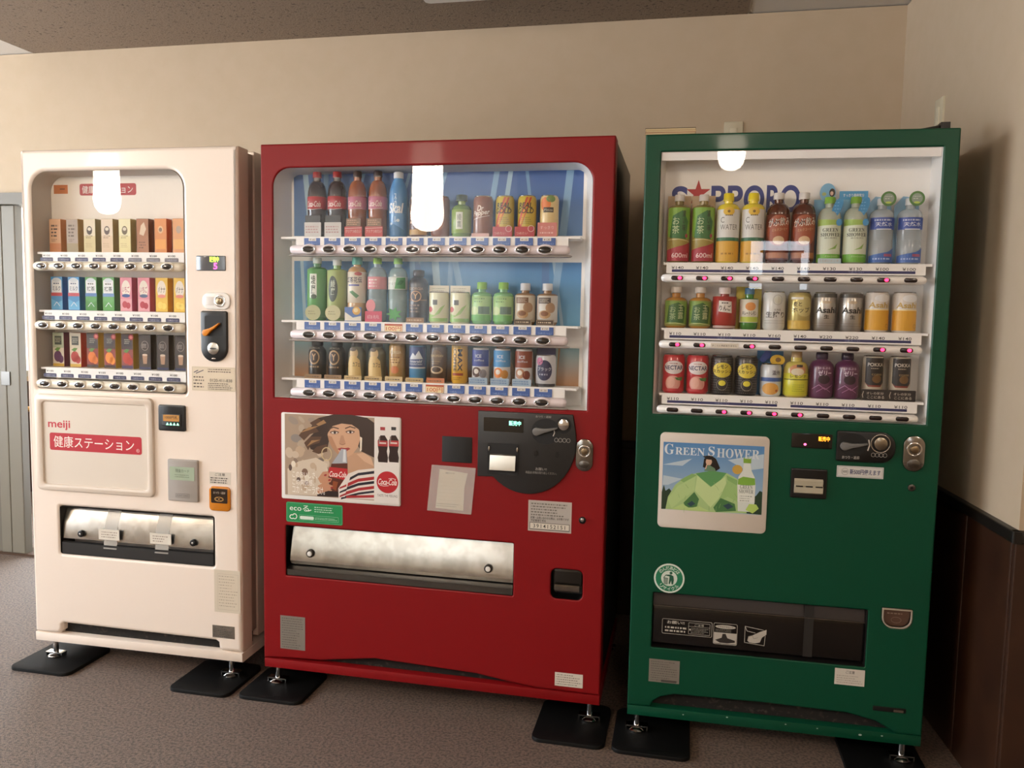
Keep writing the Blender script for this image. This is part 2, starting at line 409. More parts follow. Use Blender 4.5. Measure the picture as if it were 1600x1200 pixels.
# pendant lamps hanging behind the photographer (seen as reflections in the machines' glass)
SHADE = mat('glowing opal glass', 'fff4e0', .3, emit=LAMP_TINT, es=LAMP_POWER)
def pendant(x, y, zb, label, R=.115):
    t = thing('pendant_lamp', label, 'lamp', (x, y, ZC), group='tall opal pendant lamps of the hall')
    h = ZC-.06-zb
    MB().lathe([(.055, -.03), (.06, -.004), (.06, 0)], 24).build('ceiling_rose', CHROME, t)
    pr = [(R*math.sin(min(1, q)*math.pi/2)**.8 if q < 1 else R*(1-.12*(q-1)), -ZC+zb+z) for q, z in ((.02, 0), (.2, .006), (.4, .02), (.6, .043), (.8, .075), (1, .12), (1.5, .2), (2, max(.24, h)))]
    MB().lathe(pr, 28).build('shade', SHADE, t)
    MB().rod((0, 0, pr[-1][1]), (0, 0, -.02), .012).build('stem', CHROME, t)
pendant(-2.73, -2.9, 1.965, 'pendant lamp nearest the big side windows, mirrored in the white machine', .095)
pendant(-.37, -2.9, 1.845, 'pendant lamp mirrored in the glass of the red machine')
pendant(1.73, -3.1, 2.25, 'short pendant lamp mirrored in the green machine', .09)
pendant(3.6, -3.1, 2.2, 'pendant lamp farthest from the side windows, by the return wall')

# ceiling grille, wall plates
t = thing('ceiling_vent', 'white slatted vent set in the taupe ceiling', 'vent', (.53, .44, ZC))
MB().slab(rrect(-.17, -.17, .17, .17, .02), 0, .02, holes=[rrect(-.13, -.13, .13, .13)], b=.004).build('frame', WHITEP, t)
for o in t.children: o.rotation_euler = (-math.pi/2, 0, 0); o.location = (0, 0, -.02)
for k in range(6): MB().box(-.13, -.115+.042*k, -.014, .13, -.1+.042*k, -.002).build('slat', WHITEP, t)
def wallplate(name, label, loc, rz, w, h):
    t = thing(name, label, 'wall plate', loc, rz)
    MB().slab(rrect(-w/2, 0, w/2, h, .006), -.008, 0, b=.003).build('plate', mat('ivory plate', 'c9bfa6', .4), t)
    MB().slab(rrect(-w*.18, h*.25, w*.18, h*.75, .003), -.012, -.008, b=.001).build('insert', mat('ivory insert', 'd5ccb5', .4), t)
wallplate('wall_outlet', 'ivory outlet plate on the wall just above the green machine', (1.533, YB, 1.98), 0, .075, .11)
q = (P1-P0).normalized(); pp = P0+q*.43
wallplate('wall_switch', 'ivory switch plate on the short side wall above the green machine', (pp.x-.0, pp.y, 1.93), wr.rotation_euler.z, .075, .12)
# ------------------------------------------------------------------ the three machines
RED = mat('red enamel', '841014', .42, coat=.05, spec=.25, bump=(700, .02, .001))
GREEN = mat('green enamel', '084630', .36, coat=.12, spec=.25, bump=(260, .05, .001))
WHITE = mat('white enamel', 'f2e4d7', .26, coat=.35, bump=(500, .02, .001))
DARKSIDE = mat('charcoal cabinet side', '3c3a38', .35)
LINER = mat('off white display liner', 'f4f2ef', .5)
LINER2 = mat('grey display liner', 'b4aea8', .5)
ACRYL = glass_mat('clear acrylic front', 1.49)
DKGREY = mat('dark grey panel', '262524', .42)
BARW = mat('white button bar', 'f4f2ef', .3)
BARP = mat('pale lilac button bar', 'efe4e8', .3)
BARC = mat('cream button bar', 'ebe3d0', .3)
BTN = mat('smoked button lens', '2a2523', .12, coat=.5)
LEDM = mat('lit red lamp', '400008', .3, emit=(1.0, .02, .07), es=5)
TAPE = mat('clear tape', 'e6e2da', .2, alpha=.35)
PAPER = mat('white paper', 'dcd5c8', .8)

class Machine:
    def __init__(s, name, label, x0, y0, a, w, zt, zb):
        s.root = thing(name, label, 'vending machine', (x0, y0, 0), a, 'drink vending machines along the wall'); s.x0, s.y0, s.a, s.w, s.zt, s.zb = x0, y0, a, w, zt, zb
    def at(s, u, d, z):
        c, n = math.cos(s.a), math.sin(s.a); return (s.x0+u*c-d*n, s.y0+u*n+d*c, z)
    def body(s, m_door, m_body, window, holes, notch, depth=.70, thick=.07, b=.008, m_gask=SEAM):
        r = s.root; w = s.w; zb1 = s.zb+.034
        s.mdoor = m_door
        # door skin with the openings cut through; its foot follows the vent notch
        outer = [(0, zb1)]+notch+[(w, zb1)]+rrect(0, zb1, w, s.zt, (0, 0, .004, .004))[2:]
        MB().slab(outer, 0, thick, holes=[window]+holes, b=b, seg=4).build('door', m_door, r, smooth=40, weighted=True)
        MB().slab(rrect(.01, zb1+.045, w-.01, s.zt-.01), thick, .118, holes=[offset(window if area2(window) < 0 else window[::-1], .012)]).build('door_gasket', m_gask, r, smooth=0)
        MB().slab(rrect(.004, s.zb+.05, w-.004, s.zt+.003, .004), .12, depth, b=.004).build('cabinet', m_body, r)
        MB().slab(rrect(.0, s.zb, w, s.zb+.032), .002, depth-.02, b=.004).build('base', m_door, r)
        MB().box(.02, .03, s.zb+.033, w-.02, .11, s.zb+.08).build('vent_recess', mat('dusty black vent', '15110e', .9, noise=(60, '4a4038', .55, .75)), r, smooth=0)
    def foot(s, u, d, onmat=True):
        z0 = .0125 if onmat else 0.; mb = MB()
        mb.lathe([(.0, z0), (.026, z0), (.028, z0+.006), (.02, z0+.012), (.010, z0+.014), (.009, s.zb)], 18, (u, d)); mb.box(u-.032, d-.012, z0+.014, u+.032, d+.014, z0+.018)
        mb.box(u-.034, d-.012, z0+.002, u-.031, d+.014, z0+.018); mb.box(u+.031, d-.012, z0+.002, u+.034, d+.014, z0+.018)
        mb.build('foot', CHROME, s.root)
    def display(s, window, inner, depth, m_liner, m_back, zpane=.006):
        r = s.root
        n = len(window); L = MB().loft(offset(window, .0006), .004, inner, depth); L.build('display_liner', m_liner, r, smooth=50, recalc=False)
        bk = MB().slab(inner, depth, depth+.006).build('display_back', m_back, r, smooth=0)
        MB().slab(offset(window, .0008), zpane, zpane+.003).build('front_pane', ACRYL, r, smooth=0)
        return bk
    def shelf(s, u0, u1, z, d0=.016, d1=.094, m=None):
        MB().box(u0, d0, z-.007, u1, d1, z).build('shelf', m or LINER, s.root, smooth=0)
    def recess(s, outline, depth, m, name='recess', y0=.001):
        inn = offset(outline, .002)
        return MB().loft(outline, y0, inn, depth).slab(inn, depth, depth+.003).build(name, m, s.root, smooth=40, recalc=False)
    def plate(s, name, outline, y0, y1, m, b=.002, parent=None, holes=()):
        return MB().slab(outline, y0, y1, holes=holes, b=b).build(name, m, parent or s.root)
    def sheet(s, name, x0, z0, x1, z1, col='d8d0c2', t=.0006, m=None, r=0.):
        """a sticker or paper lying on the door; returns its Ink"""
        return s.plate(name, rrect(x0, z0, x1, z1, r), -t, -.0001, m or mat('label stock '+col, col, .5), b=0)
    def lock(s, name, u0, z0, u1, z1, vertical=True):
        o = s.plate(name, rrect(u0, z0, u1, z1, (u1-u0)*.48 if vertical else (z1-z0)*.45, 8), -.007, 0, mat('worn chrome', '8f8c88', .18, 1.) if vertical else mat('bright white plastic', 'f6f3ee', .25), b=.004)
        cu, cz = ((u0+u1)/2, z0+(z1-z0)*.62) if vertical else (u0+(u1-u0)*.64, (z0+z1)/2); q = min(u1-u0, z1-z0)
        MB().slab(oval(cu, cz, q*.36, q*.36), -.009, -.005, holes=[oval(cu, cz, q*.27, q*.27)], b=.001).build('lock_ring', CHROME, o)
        MB().slab(oval(cu, cz, q*.2, q*.2, 18), -.014, -.004, b=.003).build('key_cylinder', mat('worn brass key barrel', '8c7b62', .3, 1.), o)
        if vertical: MB().slab(oval(cu, z0+(z1-z0)*.22, q*.3, q*.22, 20), -.0085, -.006, b=.001).build('handle_catch', mat('dull steel', '6d6a66', .3, 1.), o)
        else: MB().slab(rrect(u0+(u1-u0)*.12, z0+(z1-z0)*.24, u0+(u1-u0)*.46, z1-(z1-z0)*.24, .004), -.0085, -.006, b=.001).build('handle_catch', WHITEP, o)
        return o
    def lever(s, pivot, tip, m, rr=.011, parent=None, y=-.012):
        a, b = Vector(pivot), Vector(tip); d = (b-a).normalized(); n = Vector((-d.y, d.x))
        pts = [tuple(a+Vector((math.cos(t), math.sin(t)))*rr) for t in [math.atan2(n.y, n.x)+math.pi*k/10 for k in range(11)]]
        pts += [tuple(a+(b-a)*.35-n*rr*.55), tuple(a+(b-a)*.6-n*rr*.5), tuple(b-n*.002), tuple(b+n*.002), tuple(a+(b-a)*.6+n*rr*.25), tuple(a+(b-a)*.35+n*rr*.4)]
        return MB().slab(pts, y, y+.011, b=.002).build('return_lever', m, parent or s.root)

def rail(M, u0, u1, zbar, rz, ustrip0, ustrip1, zs0, zs1, m, ubtn, style, lit=(), skip=()):
    """selection bar with its price strip, buttons and lamps"""
    bar = MB().barx(u0, u1, .006, zbar, .016, rz).build('button_bar', m, M.root, smooth=50)
    MB().box(ustrip0, .0135, zs0, ustrip1, .0155, zs1).build('price_strip', mat('price strip white', 'f4f2ef', .5), bar, smooth=0)
    if style == 'oval':
        q = .93 if M.w < .84 else 1.; body = MB().slab(oval(0, 0, q*.0196, q*.0088, 26), -.0035, .008, b=.003, seg=3).mesh('button', BTN, 50)
        ring = MB().slab(oval(0, 0, q*.0228, q*.0118, 30), -.0045, .006, holes=[oval(0, 0, q*.0194, q*.0086, 30)], b=.0012).mesh('button_ring', CHROME, 50)
        bez = MB().slab(oval(0, .001, q*.0275, q*.0160, 30), -.0015, .012, b=.004).mesh('button_bezel', m, 50)
    else:
        body = MB().slab(rrect(-.0172, -.0062, .0172, .0062, .0060), -.002, .006, b=.001).mesh('button', mat('dark red button lens', '1a0d10', .2, coat=.4), 50); ring = bez = None
        led = MB().slab(oval(.0075, 0, .0058, .0048, 18), -.003, .001, b=.0012).mesh('button_lamp', LEDM, 50)
    for k, u in enumerate(ubtn):
        if k in skip: continue
        loc = (u, -.0105 if style == 'oval' else -.0098, zbar)
        link('button', body, bar, loc)
        if ring: link('button_ring', ring, bar, loc); link('button_bezel', bez, bar, loc)
        if k in lit: link('button_lamp', led, bar, loc)
    return bar

def mat_pad(x0, x1, y0, y1, label, rz=0.):
    t = MB().slab(rrect(x0, -y1, x1, -y0, .03, 6), 0, .0125, b=.005)
    # outline drawn upright, then laid flat on the floor
    t.v = [(p[0], -p[2], .0125-p[1]) for p in t.v]
    o = t.build('floor_mat', RUBBER)
    tag(o, label, 'mat', 'black rubber mats under the machines')

# ================================================================= white machine
W = Machine('vending_machine', 'white vending machine with drink cartons, beside the doorway', -.9062, -.0123, .0144, .8235, 1.8297, .078)
win = rrect(.040, 1.004, .624, 1.757, (.008, .008, .062, .062), 8)
slotW = rrect(.118, .411, .720, .583, .006)
coinW = rrect(.689, 1.118, .785, 1.288, (.046, .046, .008, .008), 8)
W.body(WHITE, WHITE, win, [slotW], [(.100, .112), (.104, .118), (.112, .124), (.114, .146), (.122, .152), (.722, .147), (.732, .141), (.734, .122), (.745, .112)], b=.014, m_gask=mat('white gasket', 'cfc0b2', .4))
inner = rrect(.043, 1.007, .621, 1.752, (.006, .006, .055, .055), 8)
back = W.display(win, inner, .092, LINER2, mat('pale card backing', 'eee6da', .6))
p = Ink(); p.rect(.16, 1.686, .385, 1.727, 'a8282c', r=.008); p.text('健康ステーション', .170, 1.693, .372, 1.720, 'e6ddd4', bold=.006); p.rect(.055, 1.693, .112, 1.724, 'c4703c'); p.rect(.08, 1.707, .10, 1.712, '8a4a26')
p.flat('backing_print', back, .092)
ubW = [.085+.0694*k for k in range(8)]
for k, (zs1, zs0, zb_, lab) in enumerate(((1.476, 1.449, 1.4325, 1), (1.274, 1.246, 1.227, 2), (1.072, 1.043, 1.0215, 3))):
    W.shelf(.046, .618, zs1+.006, d1=.091)
    b = rail(W, .042, .623, zb_, .0155, .068, .624, zs0, zs1, BARC, ubW, 'oval')
    p = Ink()
    for i, u in enumerate(ubW):
        p.text('¥100', u-.014, zs1-.010, u+.014, zs1-.003, '2a2a2a', bold=.02, same=True)
        p.poly(rrect(u-.026, zs0+.001, u+.026, zs0+.014, (0, 0, .004, .004)), '34365a' if not (k == 0 and i > 4) else '77747c', same=True)
        p.text('つめた〜い', u-.019, zs0+.004, u+.019, zs0+.010, 'b9bccb')
    p.flat('price_print', b, .0135)
# controls
o = W.plate('price_display', rrect(.672, 1.421, .779, 1.471, .004), -.003, .004, mat('smoked display', '4c4f55', .15, coat=.6))
p = Ink(); p.text('販売中', .722, 1.450, .756, 1.468, (.55, 1., .05), bold=.03); p.text('5', .736, 1.426, .750, 1.447, (1., .06, .35), bold=.04); p.flat('display_digits', o, -.003, glow_mat())
W.lock('door_lock', .694, 1.293, .797, 1.349, False)
o = W.plate('coin_unit', coinW, -.010, 0, BLACKP, b=.004)
MB().slab(rrect(.705, 1.205, .770, 1.272, .006), -.0105, -.0095).build('lever_well', mat('deep black', '050505', .6), o)
W.lever((.712, 1.215), (.762, 1.247), mat('orange lever', 'e08a1e', .35), .011, o, -.022)
MB().slab(oval(.737, 1.163, .0215, .0215), -.014, -.009, b=.003).build('coin_slot', STEEL, o)
MB().slab(oval(.737, 1.163, .013, .0025, 12), -.0146, -.0138).build('coin_slit', BLACKP, o)
MB().slab(oval(.737, 1.129, .007, .0025, 12), -.0115, -.0098, b=.0005).build('badge', STEEL, o)
o = W.sheet('contact_sticker', .649, 1.018, .810, 1.100, 'dccdb4')
p = Ink(); p.frame(.651, 1.02, .808, 1.098, .0006, 'a89a86'); p.line([(.657, 1.080), (.672, 1.087)], .003, '5a5560'); p.line([(.665, 1.077), (.692, 1.088)], .003, '5a5560')
p.scribble(.655, 1.026, .695, 1.070, 4, '6b6055', 3, .4); p.scribble(.709, 1.080, .800, 1.096, 2, '6b5a50', 4, .4); p.text('0120-411-838', .716, 1.050, .798, 1.060, '4a423a'); p.scribble(.709, 1.022, .806, 1.047, 4, '6b6055', 5, .45); p.flat('sticker_print', o, -.0006)
o = W.plate('bill_acceptor', rrect(.523, .876, .624, .965, .006), -.008, 0, BLACKP, b=.003)
MB().slab(rrect(.540, .893, .611, .935, .003), -.012, -.008, b=.002).build('bill_mouth', DKGREY, o)
p = Ink(); p.rect(.545, .910, .606, .932, 'c58a3a', r=.002); p.text('1000円札', .552, .918, .601, .929, '3a2a14', bold=.02); p.flat('bill_print', o, -.012)
p = Ink()
for k in range(4): p.poly([(.556+.013*k, .897), (.566+.013*k, .897), (.561+.013*k, .906)], (.25, 1., .55), same=k > 0)
p.flat('arrow_lights', o, -.012, glow_mat())
o = W.plate('poster_frame', rrect(.036, .640, .503, .985, .02), -.012, 0, WHITEP if False else mat('warm white frame plastic', 'd8cabb', .35), b=.008, holes=[rrect(.066, .664, .478, .958, .012)])
MB().slab(rrect(.064, .662, .48, .96), -.0035, -.0005).build('poster', mat('poster board', 'ddd2c4', .35, coat=.3), o)
p = Ink(); p.text('meiji', .085, .858, .174, .893, 'c02a38', bold=.035, res=8); p.rect(.090, .786, .455, .848, 'b81c2a', r=.008); p.text('健康ステーション', .106, .797, .425, .838, 'efe6dc', bold=.004); p.ring(.440, .800, .006, .006, .001, 'efe6dc'); p.text('R', .4378, .7975, .4424, .8025, 'efe6dc'); p.flat('poster_print', o, -.0035)
o = W.plate('card_reader', rrect(.556, .634, .670, .779, .004), -.010, 0, mat('grey reader plastic', 'a19a93', .4), b=.004)
MB().slab(rrect(.566, .708, .659, .754, .002), -.0115, -.0095).build('screen', mat('pale green lcd', 'a9b9a2', .2, coat=.4), o)
p = Ink(); p.text('現金カード', .588, .735, .640, .747, '4c5a4a'); p.scribble(.585, .716, .645, .730, 2, '5c6a58', 4, .3); p.frame(.588, .648, .640, .662, .001, '6f6963'); p.text('POINT CARD', .592, .652, .636, .658, '6f6963'); p.flat('reader_print', o, -.0115)
o = W.sheet('notice_sticker', .709, .699, .788, .742, 'd9cfc0'); p = Ink(); p.text('ご注意', .730, .729, .768, .739, '3c3630', bold=.02); p.scribble(.713, .702, .785, .725, 3, '5c544b', 8, .5); p.flat('sticker_print', o, -.0006)
o = W.plate('coin_return', rrect(.709, .608, .788, .693, .014), -.006, 0, mat('amber cup plastic', 'c87a14', .25, coat=.4), b=.004)
MB().slab(rrect(.718, .636, .779, .686, .004), -.0068, -.0055).build('cup_well', mat('dark amber well', '2a1a08', .3), o)
p = Ink(); p.text('おつり・返却', .727, .668, .771, .676, 'd8c8b0'); p.ring(.748, .650, .017, .008, .0012, 'd8a860'); p.ring(.741, .650, .006, .006, .001, 'd8a860'); p.ring(.755, .650, .006, .006, .001, 'd8a860'); p.flat('cup_print', o, -.0068)
# delivery opening
W.recess(slotW, .09, mat('black bin', '0e0d0c', .4), 'delivery_bin')
fl = MB().extrude_x([(.036, .572), (.040, .573), (.018, .520), (.013, .466), (.009, .466), (.014, .522)], .121, .717).build('flap', STEEL, W.root)
MB().extrude_x([(.004, .412), (.012, .412), (.014, .455), (.004, .452)], .120, .718).build('flap_sill', DKGREY, W.root)
for u in (.199, .641):
    o = MB().slab(oval(u, .487, .012, .012, 20), .0, .016, b=.003).build('flap_stud', BLACKP, W.root); MB().slab(oval(u, .487, .004, .004, 12), -.002, .004, b=.001).build('stud_cap', CHROME, o)
for u in (.315, .518):
    o = MB().extrude_x([(.0355, .573), (.0362, .573), (.0127, .518), (.008, .463), (.0035, .440), (.003, .440), (.0075, .463), (.012, .518)], u-.026, u+.026).build('tape_strip', TAPE, W.root)
    n = MB().slab(rrect(u-.041, .474, u+.041, .512), .0, .0015).build('paper_note', PAPER, W.root, smooth=0); p = Ink(); p.scribble(u-.03, .480, u+.033, .506, 3, '8a7a6c', int(u*100), .35); p.flat('note_print', n, .0)
o = W.sheet('paper_sticker', .722, .252, .820, .402, 'd6cab6'); p = Ink(); p.frame(.735, .262, .813, .388, .0006, 'b0a290'); p.scribble(.74, .27, .81, .385, 11, '9a8d7c', 9, .22); p.flat('sticker_print', o, -.0006)
o = W.sheet('rating_plate', .713, .160, .797, .204, '8f8a83', m=STEEL); p = Ink(); p.scribble(.717, .163, .793, .201, 6, '4a4641', 10, .4); p.flat('plate_print', o, -.0006)
for u, d in ((.06, .03), (.765, .033)): W.foot(u, d)
for u in (.06, .765): W.foot(u, .62, False)
mat_pad(-.945, -.70, -.10, .14, 'black rubber mat under the foot nearest the doorway')
mat_pad(-.305, -.078, -.105, .14, 'black rubber mat under the inner foot of the white machine')

# ================================================================= red machine
R_ = Machine('vending_machine', 'wide red vending machine with bottles and cans, between two others', 0, 0, .0016, 1.1511, 1.83, .074)
win = rrect(.044, 1.006, 1.086, 1.754, (.002, .002, .058, .058), 8)
slotR = rrect(.084, .404, .866, .575, .003)
retR = rrect(.988, .409, 1.087, .504, .018)
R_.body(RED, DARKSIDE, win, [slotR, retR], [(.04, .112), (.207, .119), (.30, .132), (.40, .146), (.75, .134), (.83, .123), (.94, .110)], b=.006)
inner = rrect(.060, 1.009, 1.056, 1.748, (.002, .002, .03, .03), 8)
back = R_.display(win, inner, .1, LINER, mat('white display back', 'f4f2ef', .5))
p = Ink()
for z0, z1 in ((1.545, 1.752), (1.262, 1.462), (1.068, 1.192)):
    cs = {1.545: ('4f7fb4', '2e5a9e'), 1.262: ('5fa0c4', '3f7fb8'), 1.068: ('b07a4a', '7fa6ae')}[z0]
    p.grad(.068, z0, 1.046, z1, *cs)
    rnd = random.Random(int(z0*100))
    for k in range(14):  # streaks painted over the print as reflections of wavy foil
        x = rnd.uniform(.07, 1.0); a = rnd.uniform(-.06, .06); w_ = rnd.uniform(.005, .03)
        p.poly([(x, z0), (x+w_, z0), (min(1.045, max(.07, x+w_+a)), z1), (min(1.045, max(.07, x+a)), z1)], rnd.choice(('7fa9cc', '6f9cc4', '4676ac', '9fc0d4')) if z0 > 1.1 else rnd.choice(('c9a98a', '9fb4b0', 'a8805c')))
p.flat('backdrop_print_and_glints', back, .1, eps=.00002)
ubR = [.175+.07025*k for k in range(12)]
prices = (('160', '160', '160', '160', '140', '140', '110', '130', '130', '130', '130', '130'), ('160', '160', '160', '160', '100', '140', '130', '130', '130', '130', '150', '150'), ('130', '130', '130', '130', '130', '130', '100', '130', '130', '130', '130', '130'))
for k, (zs1, zs0, zb_) in enumerate(((1.531, 1.506, 1.4925), (1.259, 1.233, 1.217), (1.068, 1.041, 1.027))):
    R_.shelf(.064, 1.05, zs1+.004)
    b = rail(R_, .103, 1.022, zb_, .0145, .118, 1.015, zs0, zs1, BARP, ubR, 'oval')
    MB().barx(.098, 1.028, .006, zb_-.0185, .010, .0042).build('bar_trim', mat('clear trim', 'b3aca8', .15, .3), b)
    p = Ink()
    for i, u in enumerate(ubR):
        sale = (k, i) in ((1, 4), (2, 6))
        if sale:
            p.rect(u-.030, zs0+.001, u+.030, zs1-.001, 'b8502c', same=True); p.rect(u-.029, zs0+.001, u+.029, zs1-.007, 'f0dfb0'); p.text('100円', u-.025, zs0+.003, u+.026, zs1-.009, 'c43a22', bold=.01)
        else:
            p.rect(u-.028, zs0+.001, u+.028, zs1-.0006, '3a5fa4', same=True); p.rect(u-.012, zs1-.010, u+.014, zs1-.001, 'e8e4de'); p.text('¥'+prices[k][i], u-.009, zs1-.0085, u+.011, zs1-.0025, '55524e', bold=.02)
            p.text('つめた〜い', u-.022, zs0+.003, u+.022, zs0+.0095, '9db6dc')
    p.flat('price_print', b, .0135)
# poster of the red machine
pf = R_.plate('poster_frame', rrect(.071, .668, .490, .958, .006), -.004, 0, WHITEP, b=.002)
p = Ink()
def hmap(quad, rect):
    """sheet coordinates of a drawing: maps the drawing's corner points (tl, tr, br, bl) onto a rectangle"""
    (x0, y0), (x1, y1), (x2, y2), (x3, y3) = quad; a, b, c, d = rect
    M8 = []; rhs = []
    for (X, Y), (u, v) in zip(quad, ((a, d), (c, d), (c, b), (a, b))):
        M8 += [[X, Y, 1, 0, 0, 0, -u*X, -u*Y], [0, 0, 0, X, Y, 1, -v*X, -v*Y]]; rhs += [u, v]
    n = 8; A = [r+[q] for r, q in zip(M8, rhs)]
    for i in range(n):
        k = max(range(i, n), key=lambda t: abs(A[t][i])); A[i], A[k] = A[k], A[i]
        for j in range(n):
            if j != i:
                f = A[j][i]/A[i][i]; A[j] = [x-f*y for x, y in zip(A[j], A[i])]
    h = [A[i][n]/A[i][i] for i in range(n)]
    def f(X, Y): w_ = h[6]*X+h[7]*Y+1; return ((h[0]*X+h[1]*Y+h[2])/w_, (h[3]*X+h[4]*Y+h[5])/w_)
    return f
H = hmap(((235, 115), (1135, 160), (1120, 850), (212, 785)), (.084, .676, .486, .954))
def P(pts): return [H(*q) for q in pts]
def E_(cx, cy, rx, ry, n=20, rot=0.):
    c, s_ = math.cos(math.radians(rot)), math.sin(math.radians(rot))
    return [H(cx+rx*math.cos(t)*c-ry*math.sin(t)*s_, cy+rx*math.cos(t)*s_+ry*math.sin(t)*c) for t in [2*math.pi*k/n for k in range(n)]]
def clipx(pts, x1, x0=-9): return [(max(x0, min(x1, a)), b) for a, b in pts]
p.rect(.084, .676, .486, .954, 'e4dfd9')
XE = H(930, 480)[0]
p.poly(rrect(.084, .682, XE, .954), 'a8937f')
rnd = random.Random(5)
for k in range(46):
    cx, cy = rnd.uniform(250, 560), rnd.uniform(140, 760)
    p.poly(clipx(E_(cx, cy, rnd.uniform(14, 46), rnd.uniform(12, 40), 12, rnd.uniform(0, 90)), XE, .085), rnd.choice(('c9b7a2', '8d7a6c', '776a66', 'bda58c', 'd8cbb6', '9c8470') if cy > 380 else ('8d8580', '9a8c80', 'b3a18e', '6f6a6a', 'a8917c')))
p.poly(P([(240, 560), (330, 500), (470, 470), (560, 520), (520, 690), (470, 780), (235, 770)]), 'd3c4b0')
for k in range(14): p.poly(clipx(E_(rnd.uniform(260, 480), rnd.uniform(520, 760), rnd.uniform(8, 26), rnd.uniform(10, 34), 10), XE, .085), rnd.choice(('e6dccb', '7a5f50', '9a7f6a', 'c2ab92', '5c4a44')))
HAIR = '3a2b25'
p.poly(clipx(P([(500, 150), (620, 122), (760, 126), (880, 150), (935, 190), (935, 470), (870, 440), (830, 420), (760, 300), (580, 320), (560, 400), (500, 430), (430, 400), (400, 330), (470, 260), (440, 220)]), XE), HAIR)
for a in ([(340, 290), (380, 240), (470, 220), (500, 260), (430, 280), (380, 330)], [(380, 350), (430, 300), (520, 300), (500, 350), (430, 370), (410, 410)], [(430, 190), (500, 150), (540, 200), (470, 230)], [(440, 420), (480, 380), (560, 360), (560, 420), (490, 440)]): p.poly(P(a), '5a4030')
for a in ([(350, 270), (420, 225), (500, 215), (430, 245)], [(400, 380), (440, 330), (510, 325), (450, 350)], [(480, 200), (540, 165), (560, 190), (500, 215)]): p.poly(P(a), 'a27b52')
p.poly(P([(700, 440), (770, 430), (840, 425), (905, 470), (928, 560), (930, 600), (720, 640), (700, 540)]), 'c29a7c')
p.poly(P([(790, 440), (850, 430), (905, 470), (926, 540), (850, 500)]), 'd4ae90')
p.poly(P([(560, 250), (590, 195), (680, 180), (770, 190), (815, 240), (822, 320), (800, 390), (760, 440), (710, 472), (665, 462), (610, 400), (575, 330)]), 'cda283')
p.poly(P([(570, 290), (600, 300), (650, 420), (690, 470), (640, 440), (600, 390), (574, 330)]), 'b58768')
p.poly(P([(540, 215), (600, 150), (700, 140), (820, 165), (835, 290), (810, 240), (760, 205), (680, 195), (610, 215), (570, 270), (556, 330)]), HAIR)
for cx, cy in ((622, 268), (745, 264)):
    p.poly(E_(cx, cy, 34, 13, 16), '8a6450'); p.poly(E_(cx, cy+1, 25, 8, 14), 'e0d6cc', ); p.poly(E_(cx+2, cy, 10, 9, 12), '2c1f1c'); p.line(P([(cx-34, cy-4), (cx, cy-14), (cx+34, cy-4)]), .0022, '2c1f1c')
p.line(P([(578, 240), (615, 224), (655, 236)]), .0035, '4a352a'); p.line(P([(708, 234), (745, 220), (786, 232)]), .0035, '4a352a')
p.poly(P([(672, 290), (690, 290), (706, 352), (690, 364), (664, 362), (656, 350)]), 'b98d70'); p.line(P([(660, 358), (682, 366), (704, 358)]), .0018, '8a5c48')
p.poly(P([(640, 398), (672, 388), (700, 392), (728, 388), (744, 398), (715, 416), (672, 418)]), '9c3a38')
p.poly(clipx(P([(822, 300), (838, 310), (832, 410), (818, 420)]), XE), 'e8dccb')
p.ring(*H(555, 440), .019, .023, .0035, 'c9b48c')
# bottle in the picture
p.poly(P([(672, 398), (712, 404), (718, 520), (716, 640), (680, 730), (640, 775), (575, 740), (560, 640), (590, 520), (640, 450)]), '5a2a1c')
p.poly(P([(672, 398), (712, 404), (716, 515), (592, 518), (640, 452)]), 'a9adb4'); p.poly(P([(690, 402), (704, 404), (706, 505), (680, 505)]), 'd6d8da')
p.poly(P([(574, 545), (716, 560), (716, 640), (700, 655), (556, 620)]), 'b8282c')
p.text('Coca-Cola', *H(572, 624), *H(706, 586), 'efe2d8', bold=.03, shear=.35, res=4)
p.poly(P([(600, 660), (640, 668), (620, 740), (590, 720)]), '8c4a28')
for a in ([(480, 640), (520, 585), (560, 580), (575, 610), (540, 640), (500, 680)], [(490, 660), (560, 630), (592, 640), (580, 668), (520, 690)], [(475, 700), (530, 670), (598, 700), (580, 728), (500, 730)], [(470, 730), (520, 715), (590, 735), (560, 765), (480, 780)]): p.poly(P(a), 'c08c6e')
for cx, cy in ((540, 612), (572, 652), (588, 714)): p.poly(E_(cx, cy, 12, 8, 10, -20), '9c2a2e')
p.poly(P([(470, 770), (560, 740), (660, 750), (640, 792), (470, 785)]), '2a1a16')
# striped top
p.poly(P([(640, 720), (720, 600), (800, 570), (932, 556), (928, 812), (640, 800)]), 'e2d8d0')
for i, (ya, yb, c_) in enumerate(((590, 612, '23222e'), (636, 662, 'a8282c'), (672, 694, '23222e'), (712, 736, 'a8282c'), (750, 768, '23222e'), (780, 800, 'a8282c'))):
    x0 = 735-i*18; p.poly(P([(x0, ya+40), (800, ya+4), (932, ya-14), (932, yb-14), (800, yb+4), (x0-6, yb+44)] if ya < 770 else [(700, ya), (932, ya-6), (932, yb-4), (700, yb)]), c_)
p.poly(P([(655, 720), (700, 660), (716, 680), (690, 790), (640, 796)]), 'e2d8d0')
for ya in (700, 735, 768): p.poly(P([(652, ya+10), (706, ya-14), (704, ya+4), (646, ya+26)]), '23222e' if ya == 735 else 'a8282c')
for s_, a, b in (('このおいしさ、', (278, 628), (474, 590)), ('この爽快感、', (276, 690), (450, 652)), ('コカ・コーラだけ。', (274, 756), (532, 712))): p.text(s_, *H(*a), *H(*b), 'f6f1ea', bold=.012)
